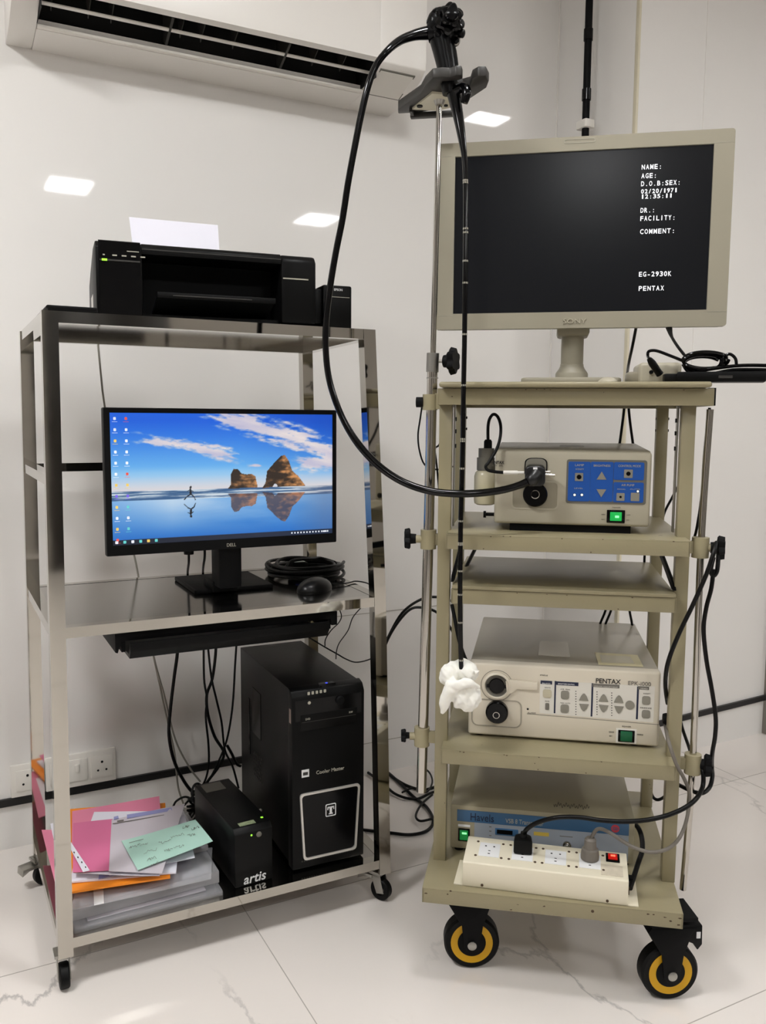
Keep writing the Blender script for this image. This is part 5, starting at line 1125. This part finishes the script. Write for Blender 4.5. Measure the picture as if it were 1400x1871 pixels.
# ------------------------------------------------------------------ video processor
PVF = .036
def processor():
    z0, z1 = .4845, .641; U0, U1 = .067, .457
    t = thing('video_processor', 'warm white video processor with grey keypad on the fourth shelf', 'video processor', K, (.26, .2, .4796))
    g = lambda x, y: K.pv(x, y, PVF); s = .00112
    MB().box(U0, U1, PVF, PVF+.03, z0, z1, .005, 3).build('front_panel', EPKB, t)
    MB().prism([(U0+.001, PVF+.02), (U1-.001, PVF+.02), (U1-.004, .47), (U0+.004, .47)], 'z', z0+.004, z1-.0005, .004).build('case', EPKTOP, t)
    for a in (.09, .41):
        for b in (.06, .40): MB().cyl((a, b, .4797), (a, b, z0+.005), .012).build('foot', BLACKM, t)
    # stickers on the lid
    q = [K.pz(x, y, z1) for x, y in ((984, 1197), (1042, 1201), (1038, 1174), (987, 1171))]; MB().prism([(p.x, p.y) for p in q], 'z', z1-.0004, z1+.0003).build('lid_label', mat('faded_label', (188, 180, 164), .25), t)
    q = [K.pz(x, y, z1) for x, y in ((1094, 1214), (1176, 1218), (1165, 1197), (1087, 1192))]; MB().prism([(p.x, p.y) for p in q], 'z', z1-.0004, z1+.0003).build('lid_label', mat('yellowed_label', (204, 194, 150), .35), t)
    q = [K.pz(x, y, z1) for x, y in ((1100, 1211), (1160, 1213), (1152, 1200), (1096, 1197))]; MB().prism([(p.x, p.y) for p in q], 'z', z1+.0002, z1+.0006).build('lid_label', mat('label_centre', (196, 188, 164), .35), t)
    # two round scope sockets
    c = g(908, 1252.5)
    MB().lathe([(.0295, -.001), (.0295, .006), (.0255, .0085), (.0240, .006), (.0235, -.001)], (c.x, PVF, c.z), (0, -1, 0), 48).build('socket_collar', EPKB, t)
    MB().lathe([(.0240, 0), (.0235, .003), (.018, -.0005+.001), (.017, .001)], (c.x, PVF, c.z), (0, -1, 0), 40).build('socket_ring', GREYM, t)
    MB().lathe([(.0165, 0), (.0165, .004), (.015, .006)], (c.x, PVF, c.z), (0, -1, 0), 36).box(c.x-.021, c.x-.014, PVF-.004, PVF, c.z-.004, c.z+.002).box(c.x+.013, c.x+.021, PVF-.004, PVF, c.z-.004, c.z+.002).build('scope_socket', BLACKG, t)
    p, q = g(920, 1240), g(983, 1247)
    MB().prism([(c.x+.018, c.z+.012), (c.x+.026, c.z+.016), (q.x-.004, c.z+.013), (q.x, c.z+.015), (q.x, c.z-.002), (q.x-.006, c.z-.004), (c.x+.042, c.z-.004), (c.x+.034, c.z-.012), (c.x+.022, c.z-.018)], 'b', PVF-.006, PVF+.001, .002).build('locking_lever', EPKB, t)
    MB().ring(circ(c.x, c.z, .0335, 48), circ(c.x, c.z, .0325, 48), PVF-.0004, PVF+.0004).build('collar_line', GREYM, t)
    p, q = g(862, 1275), g(953, 1331)
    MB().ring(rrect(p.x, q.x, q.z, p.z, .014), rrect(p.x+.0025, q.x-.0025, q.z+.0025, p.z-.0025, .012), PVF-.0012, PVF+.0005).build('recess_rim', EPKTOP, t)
    c = g(908.5, 1299)
    MB().lathe([(.0235, -.001), (.0235, .012), (.021, .015)], (c.x, PVF, c.z), (0, -1, 0), 40).build('scope_socket', BLACKG, t)
    MB().lathe([(.0072, .014), (.0072, .017), (.0058, .017), (.0056, .014)], (c.x-.001, PVF, c.z-.004), (0, -1, 0), 24, True).build('socket_contact', CHROME, t)
    # groove
    a, b = g(963, 1304), g(1204, 1324)
    MB().prism([(a.x, a.z-.0006), (b.x, b.z-.0006), (b.x, b.z+.0004), (a.x, a.z+.0004)], 'b', PVF-.0003, PVF+.0004).build('panel_groove', GREYM, t)
    # keypad film
    q = [g(986, 1303), g(1194, 1320), g(1197, 1254), g(987, 1243)]
    MB().prism([(p.x, p.z) for p in q], 'b', PVF-.0006, PVF+.0003).build('keypad_film', EPKPANEL, t)
    def bar(x0, y0, x1, y1, m, nm, v0=.0012):
        p, q = g(x0, y0), g(x1, y1); MB().box(p.x, q.x, PVF-v0, PVF-.0004, min(p.z, q.z), max(p.z, q.z)).build(nm, m, t)
    bar(988, 1243, 1009, 1250.5, NAVY, 'keypad_heading'); bar(1015, 1244.5, 1057, 1253.5, NAVY, 'keypad_heading'); bar(1083, 1248.5, 1132, 1257.5, PRINTG, 'keypad_heading'); bar(1166, 1253.5, 1186, 1260.5, PRINTG, 'keypad_heading')
    for x, y0, y1 in ((1014.3, 1244, 1303), (1082, 1248, 1309), (1165, 1254, 1314)): bar(x-.6, y0, x+.6, y1, NAVY, 'divider_line', .001)
    def sq(x, y, w_, h_=None, m=GREYBTN, nm='button'):
        c = g(x, y); w2 = w_*s/2; h2 = (h_ or w_)*s/2; MB().prism(rrect(c.x-w2, c.x+w2, c.z-h2, c.z+h2, min(w2, h2)*.55), 'b', PVF-.0022, PVF-.0004, .0004).build(nm, m, t)
    sq(1000, 1267, 16, 16, mat('beige_button', (190, 182, 158), .45)); sq(1032.6, 1269.5, 15, 16); sq(1032, 1294.5, 15, 16); sq(1181, 1279.5, 14.5, 16); sq(1180.5, 1304.5, 15, 15.5); sq(1000, 1290.5, 7, 13, PRINTG, 'slide_switch')
    for x, yu, yd in ((1067, 1273.5, 1292.5), (1103, 1275, 1294.5), (1131, 1277, 1296.5)):
        for y, sg in ((yu, 1), (yd, -1)):
            c = g(x, y); w2 = .0097; h2 = .0075
            MB().prism([(c.x-w2, c.z-sg*h2), (c.x+w2, c.z-sg*h2), (c.x+w2*.55, c.z+sg*h2*.35), (c.x+.0015, c.z+sg*h2), (c.x-.0015, c.z+sg*h2), (c.x-w2*.55, c.z+sg*h2*.35)], 'b', PVF-.0022, PVF-.0004).build('arrow_button', GREYBTN, t)
    c = g(1151, 1288); MB().prism(circ(c.x, c.z, .0092), 'b', PVF-.0022, PVF-.0004).build('round_button', GREYBTN, t)
    for x, y0, y1 in ((1052.5, 1263, 1305), (1091, 1264, 1305), (1118, 1266, 1307)):
        d = MB()
        for k in range(10): c = g(x, y0+(y1-y0)*k/9); d.box(c.x-.0010, c.x+.0010, PVF-.0010, PVF-.0004, c.z-.0009, c.z+.0009)
        d.build('level_scale', PRINTK, t)
    p = g(1089, 1247.5); text('PENTAX', 'brand_lettering', PRINTK, t, (p.x, PVF-.0006, p.z), .0495, .0098, bold=.012)
    p = g(1148, 1251.5); text('EPK-i000', 'model_lettering', PRINTG, t, (p.x, PVF-.0006, p.z), .0450, .0085)
    for body, x, y, w_, m in (('BALANCE', 991, 1249, 15, PRINTW), ('BRIGHTNESS CONTROL', 1020, 1250, 30, PRINTW), ('COLOR ADJUSTMENT', 1086, 1254.5, 42, EPKPANEL), ('VIDEO', 1170, 1258.5, 13, EPKPANEL), ('WHITE', 995, 1257, 11, PRINTG), ('AVE  PEAK', 1024, 1260, 18, PRINTG), ('MAN  AUTO', 1024, 1285, 18, PRINTG), ('MUTE', 996, 1282, 8, PRINTG), ('RESET', 1176, 1268, 12, PRINTG), ('FREEZE', 1170, 1294, 20, PRINTG), ('STATUS', 987, 1234.5, 14, PRINTG), ('ALARM', 964, 1303, 15, PRINTG), ('POWER', 1137, 1328, 16, PRINTG), ('STAND', 1113, 1338, 9, PRINTG), ('BY', 1114, 1345.5, 5, PRINTG), ('POWER ON', 1165, 1343, 10, PRINTG)):
        p = g(x, y); text(body, 'keypad_lettering', m, t, (p.x, PVF-(.0014 if m in (PRINTW, EPKPANEL) else .0007), p.z), w_*s, .0026)
    c = g(964.5, 1295.5); MB().prism(circ(c.x, c.z, .0022), 'b', PVF-.0006, PVF+.0002).build('sensor_dot', BLACKG, t)
    c = g(1144.5, 1344.5)
    MB().prism(rrect(c.x-.0205, c.x+.0205, c.z-.0155, c.z+.0155, .001), 'b', PVF-.0015, PVF+.0005).build('switch_surround', WHITEP, t)
    MB().box(c.x-.0165, c.x+.0165, PVF-.0035, PVF, c.z-.0125, c.z+.0125, .001).build('power_switch', BLACKG, t)
    MB().box(c.x-.0120, c.x+.0115, PVF-.005, PVF-.003, c.z-.0105, c.z+.0110, .001).build('switch_rocker', GREEND, t)
processor()

# ------------------------------------------------------------------ printer-like generator box on the base shelf
HV = .046
def havels():
    t = thing('generator_box', 'pale beige box with blue front band behind the power strip', 'electronics box', K, (.23, .18, .2147))
    g = lambda x, y: K.pv(x, y, HV); z0, z1 = .222, .320; U0, U1 = .032, .418
    MB().box(U0, U1, HV, .33, z0, z1, .002).build('case', HAVB, t)
    for a in (.05, .40):
        for b in (.06, .31): MB().cyl((a, b, .2147), (a, b, z0+.002), .010).build('foot', BLACKM, t)
    q = [g(835.4, 1498.6), g(1149, 1527.5), g(1149, 1508), g(835.4, 1476)]; zt = z1-.010; zm = (q[0].z+q[1].z)/2
    MB().box(q[0].x, q[1].x, HV-.0010, HV+.0004, zm, zt).build('blue_band', BLUEB, t)
    MB().box(g(867, 1510).x, q[1].x, HV-.0010, HV+.0004, z0+.006, zm-.0003).build('front_panel', PANELG, t)
    p = g(860, 1499); text('Havels', 'brand_lettering', NAVY, t, (p.x, HV-.0014, zm+.004), .050, .0165)
    text('VSB 8 Transmitter', 'band_lettering', GREYL, t, (g(924, 1500).x, HV-.0014, zm+.005), .080, .010)
    c = g(848, 1525); MB().box(c.x-.0125, c.x+.0125, HV-.002, HV, c.z-.0145, c.z+.0145, .001).build('power_switch', BLACKG, t); MB().box(c.x-.009, c.x+.009, HV-.004, HV-.0015, c.z-.011, c.z+.011, .001).build('switch_rocker', mat('dim_green_rocker', (20, 110, 60), .3, emit=(20, 150, 60), es=.3), t)
    MB().box(c.x-.004, c.x+.006, HV-.0044, HV-.0038, c.z+.003, c.z+.007).build('switch_glow', GREENH, t)
    MB().box(c.x-.013, c.x+.013, HV-.0008, HV+.0002, c.z+.018, c.z+.023).build('switch_label', PRINTW, t)
    a, b = g(905, 1512), g(947, 1528); MB().box(a.x, b.x, HV-.0022, HV, b.z, a.z, .001).build('display_frame', BLUEB, t); MB().box(a.x+.004, b.x-.012, HV-.0028, HV-.002, b.z+.003, a.z-.003).build('display', BLACKG, t)
    a, b = g(975.6, 1519), g(1003, 1528); MB().box(a.x, b.x, HV-.0014, HV-.0008, b.z, a.z).build('yellow_label', YLAB, t)
    c = g(1036, 1543); MB().lathe([(.0085, 0), (.0085, .004), (.006, .0045), (.006, .014), (.0045, .015)], (c.x, HV-.001, c.z), (0, -1, 0)).build('coaxial_socket', CHROME, t)
    c = g(1124.5, 1513.5); MB().prism(circ(c.x, c.z, .0085), 'b', HV-.0016, HV-.0009).build('red_mark', REDP, t); MB().ring(circ(c.x-.002, c.z, .0035, 14), circ(c.x-.002, c.z, .0022, 14), HV-.002, HV-.0014).ring(circ(c.x+.003, c.z, .0030, 14), circ(c.x+.003, c.z, .0018, 14), HV-.002, HV-.0014).build('red_mark_figure', BLUEB, t)
    for k, y in enumerate((1510, 1518, 1526)):
        p = g(894, y); MB().box(p.x, p.x+.005, HV-.0014, HV-.0008, p.z-.001, p.z+.001).build('display_label', PRINTG, t)
    p = g(1023, 1527); MB().box(p.x, p.x+.027, HV-.0014, HV-.0008, p.z-.0008, p.z+.0008).build('socket_label', PRINTG, t)
    # pen scribble on the lid
    P_ = []
    for k in range(46): 
        x = 1012+1.45*k; y = 1470+3.2*math.sin(k*1.9)+2*math.sin(k*.7)+.12*k; q = K.pz(x, y, z1); P_.append((q.x, q.y, z1+.0002))
    MB().tube(P_, .0005, 5, 3).build('pen_scribble', PRINTK, t)
havels()
# ------------------------------------------------------------------ power strip
def power_strip():
    A = K.pz(845, 1618, .2155); B = K.pz(1148, 1656, .2155); an = math.atan2(B.y-A.y, B.x-A.x)
    F_ = Fr(*(K.w(A.x, A.y, 0).xy), K.th+an); L = .322; z0 = .2148
    t = thing('power_strip', 'cream metal power strip with four sockets and red lit switch on the base shelf', 'power strip', F_, (L/2, .05, z0))
    zt = .267; zb = .275
    MB().box(-.018, L+.020, .002, .098, z0, z0+.002).build('mounting_flange', STRIPB, t)
    MB().prism([(0, z0+.0015), (0, zt-.002), (.002, zt), (.093, zb), (.095, zb-.002), (.095, z0+.0015)], 'a', 0, L, .0015).build('body', STRIPB, t)
    zz = lambda v: zt+(zb-zt)*v/.095
    def top(x, y):
        q = F_.pz(x, y, (zt+zb)/2); return q
    nrm = Vector((0, zt-zb, .095)).normalized()
    for k, (x, y) in enumerate(((894.5, 1554), (955, 1561), (1015.5, 1568), (1078, 1576))):
        c = top(x, y); v = .050; s = .021
        pl = MB().box(c.x-s, c.x+s, v-.024, v+.024, 0, .0012, .0004); pl.v = [Vector((p.x, p.y, p.z+zz(p.y)-.0003)) for p in pl.v]; pl.build('socket', PRINTW, t)
        h = MB()
        for a, b, w_, d in ((-.0085, .012, .0035, .0035), (.0085, .012, .0035, .0035), (0, -.004, .0045, .002), (0, -.014, .0045, .0025)): h.box(c.x+a-w_/2, c.x+a+w_/2, v+b-d/2, v+b+d/2, .0006, .0013)
        h.v = [Vector((p.x, p.y, p.z+zz(p.y)-.0001)) for p in h.v]; h.build('socket_holes', PRINTK, t)
        sc = MB()
        for a in (-.026, .026):
            for b in (-.024, .026): sc.cyl((c.x+a, v+b, -.001), (c.x+a, v+b, .0008), .0028, n=10)
        sc.v = [Vector((p.x, p.y, p.z+zz(p.y))) for p in sc.v]; sc.build('socket_screws', GRIME, t)
    c = top(1120, 1574); m = MB().box(c.x-.0135, c.x+.0135, .056, .084, 0, .003, .0008); m.v = [Vector((p.x, p.y, p.z+zz(p.y))) for p in m.v]; m.build('power_switch', BLACKG, t)
    m = MB().box(c.x-.009, c.x+.009, .061, .079, .0025, .0055, .0008); m.v = [Vector((p.x, p.y, p.z+zz(p.y))) for p in m.v]; m.build('switch_rocker', REDL, t); m = MB().box(c.x-.004, c.x+.005, .068, .074, .0054, .0059); m.v = [Vector((p.x, p.y, p.z+zz(p.y))) for p in m.v]; m.build('switch_glow', mat('lit_red_core', (255, 120, 90), .3, emit=(255, 110, 80), es=1), t)
    m = MB().box(c.x-.024, c.x+.018, .010, .046, 0, .0006); m.v = [Vector((p.x, p.y, p.z+zz(p.y)-.0001)) for p in m.v]; m.build('worn_label', mat('worn_label', (206, 196, 176), .5, mottle=(60, .25)), t)
    sc = MB()
    for (x, y) in ((881, 1617), (1110, 1646)): p = F_.pv(x, y, 0); sc.cyl((p.x, -.0012, p.z), (p.x, .001, p.z), .0028, n=12)
    sc.build('case_screw', GRIME, t)
    MB().box(L, L+.012, .05, .065, .232, .246, .001).build('fuse_holder', BLACKM, t); MB().box(L, L+.004, .030, .036, .222, .240).build('cable_bolt', GRIME, t)
    return F_, zz
FS, zz = power_strip()
def plugs():
    q = FS.pz(955, 1561, .271); b = K.l(FS.w(q.x, .058, 0)); zb = zz(.058)+.001
    t = thing('black_plug', 'black plug with long black cable in the second socket of the power strip', 'plug', K, (b.x, b.y, zb))
    MB().prism([(b.x-.019, b.y-.016), (b.x+.019, b.y-.016), (b.x+.017, b.y+.012), (b.x+.008, b.y+.018), (b.x-.008, b.y+.018), (b.x-.017, b.y+.012)], 'z', zb, zb+.030, .004).cyl((b.x, b.y+.002, zb+.026), (b.x+.001, b.y+.002, zb+.040), .0085, .006).build('plug_body', RUBBER, t)
    v = b.y
    L = [((957, 1527), v), ((964, 1514), v-.01), ((985, 1502), v-.02), ((1020, 1493.5), v-.03), ((1060, 1493.5), v-.035), ((1100, 1499), v-.04), ((1150, 1501), v-.045), ((1200, 1495), v-.045), ((1242, 1481), v-.03), ((1270, 1462), v-.01), ((1284, 1438), .00), ((1285, 1412), .01), ((1280, 1400), .02)]
    MB().tube([Vector((b.x+.001, b.y+.002, zb+.036))]+[K.pv(x, y, w_) for (x, y), w_ in L[1:]], .0046, 12, 6).build('plug_cable', CABLE, t)
    q = FS.pz(1078, 1576, .271); b = K.l(FS.w(q.x, .060, 0)); zb = zz(.06)+.001
    t = thing('grey_plug', 'grey round plug with grey cable in the fourth socket of the power strip', 'plug', K, (b.x, b.y, zb))
    G2 = mat('plug_grey', (112, 106, 98), .5)
    MB().lathe([(.018, 0), (.0185, .006), (.0165, .020), (.0125, .022), (.0115, .040), (.008, .044)], (b.x, b.y, zb), (0, 0, 1)).build('plug_body', G2, t)
    v = b.y
    L = [((1092, 1515), v-.005), ((1112, 1520), v-.02), ((1140, 1538), v-.03), ((1165, 1551), v-.04), ((1195, 1557), v-.04), ((1225, 1548), v-.03), ((1245, 1525), -.02), ((1257, 1488), -.01), ((1260, 1450), .0), ((1251, 1424), -.02), ((1236, 1396), -.062), ((1222, 1355), -.055), ((1216, 1326), .05)]
    MB().tube([Vector((b.x, b.y, zb+.040))]+[K.pv(x, y, w_) for (x, y), w_ in L], .0037, 12, 6).build('plug_cable', mat('plug_cable_grey', (108, 102, 94), .45), t)
plugs()
cable([K.pv(1150, 1500, .20), K.pv(1163, 1508, .06), K.pv(1172, 1526, .04), K.pv(1174, 1552, .02), K.pv(1166, 1578, .0), K.l(FS.w(.327, .03, .236))], .005, RUBBER, 'thick dark supply cable curving into the right end of the power strip', K)
# cables on the right hand side of the trolley
cable([K.pv(1297, 745, .03), K.pv(1291, 790, .03), K.pv(1286, 850, .03), K.pv(1283, 900, .03), K.pv(1277, 945, .03), K.pv(1268, 985, .045), K.pv(1250, 1010, .08)], .0028, CABLE, 'thin black cable running down beside the upper part of the right pole', K)
cable([K.pv(1220, 1285, .05), K.pv(1216, 1250, .0), K.pv(1221, 1210, -.015), K.pv(1240, 1160, -.02), K.pv(1265, 1108, -.02), K.pv(1290, 1052, -.02), K.pv(1305, 1008, -.015), K.pv(1309, 992, .0), K.pv(1313, 1000, .01), K.pv(1311, 1040, .0), K.pv(1304, 1052, .0), K.pv(1299, 1042, .0), K.pv(1304, 1018, .0)], .0043, CABLE, 'black cable slanting from behind the processor up to the right upper knob', K)
cable([K.pv(1304, 1040, .0), K.pv(1300, 1075, .0), K.pv(1291, 1110, .0), K.pv(1286, 1150, .0), K.pv(1291, 1205, .0), K.pv(1301, 1260, .0), K.pv(1308, 1310, .0), K.pv(1307, 1345, .0), K.pv(1302, 1375, .01), K.pv(1301, 1400, .05), K.pv(1302, 1418, .02), K.pv(1297, 1438, .01), K.pv(1284, 1449, .0), K.pv(1266, 1446, .02), K.pv(1240, 1434, .05), K.pv(1222, 1424, .09), K.pv(1205, 1418, .2)], .0043, CABLE, 'long black cable hanging from the right upper knob past the lower knob', K)
cable([K.pv(1240, 1300, .30), K.pv(1247, 1330, .25), K.pv(1258, 1362, .2), K.pv(1268, 1392, .12), K.pv(1278, 1410, .06)], .0038, CABLE, 'black cable passing behind the right lower clamp', K)
cable([K.pv(1188, 1410, .42), K.pv(1190, 1448, .42), K.pv(1200, 1461, .42), K.pv(1215, 1455, .40), K.pv(1230, 1435, .36)], .004, CABLE, 'short black cable loop behind the right rear leg near the base', K)
MB().lathe([(.010, 0), (.012, .006), (.010, .016)], (K.pv(1219, 1318, .03).x-.006, .045, K.pv(1219, 1318, .03).z), (1, 0, 0)).build('side_connector', BLACKM, None, K, label='small black round connector at the right side of the processor', cat='connector')
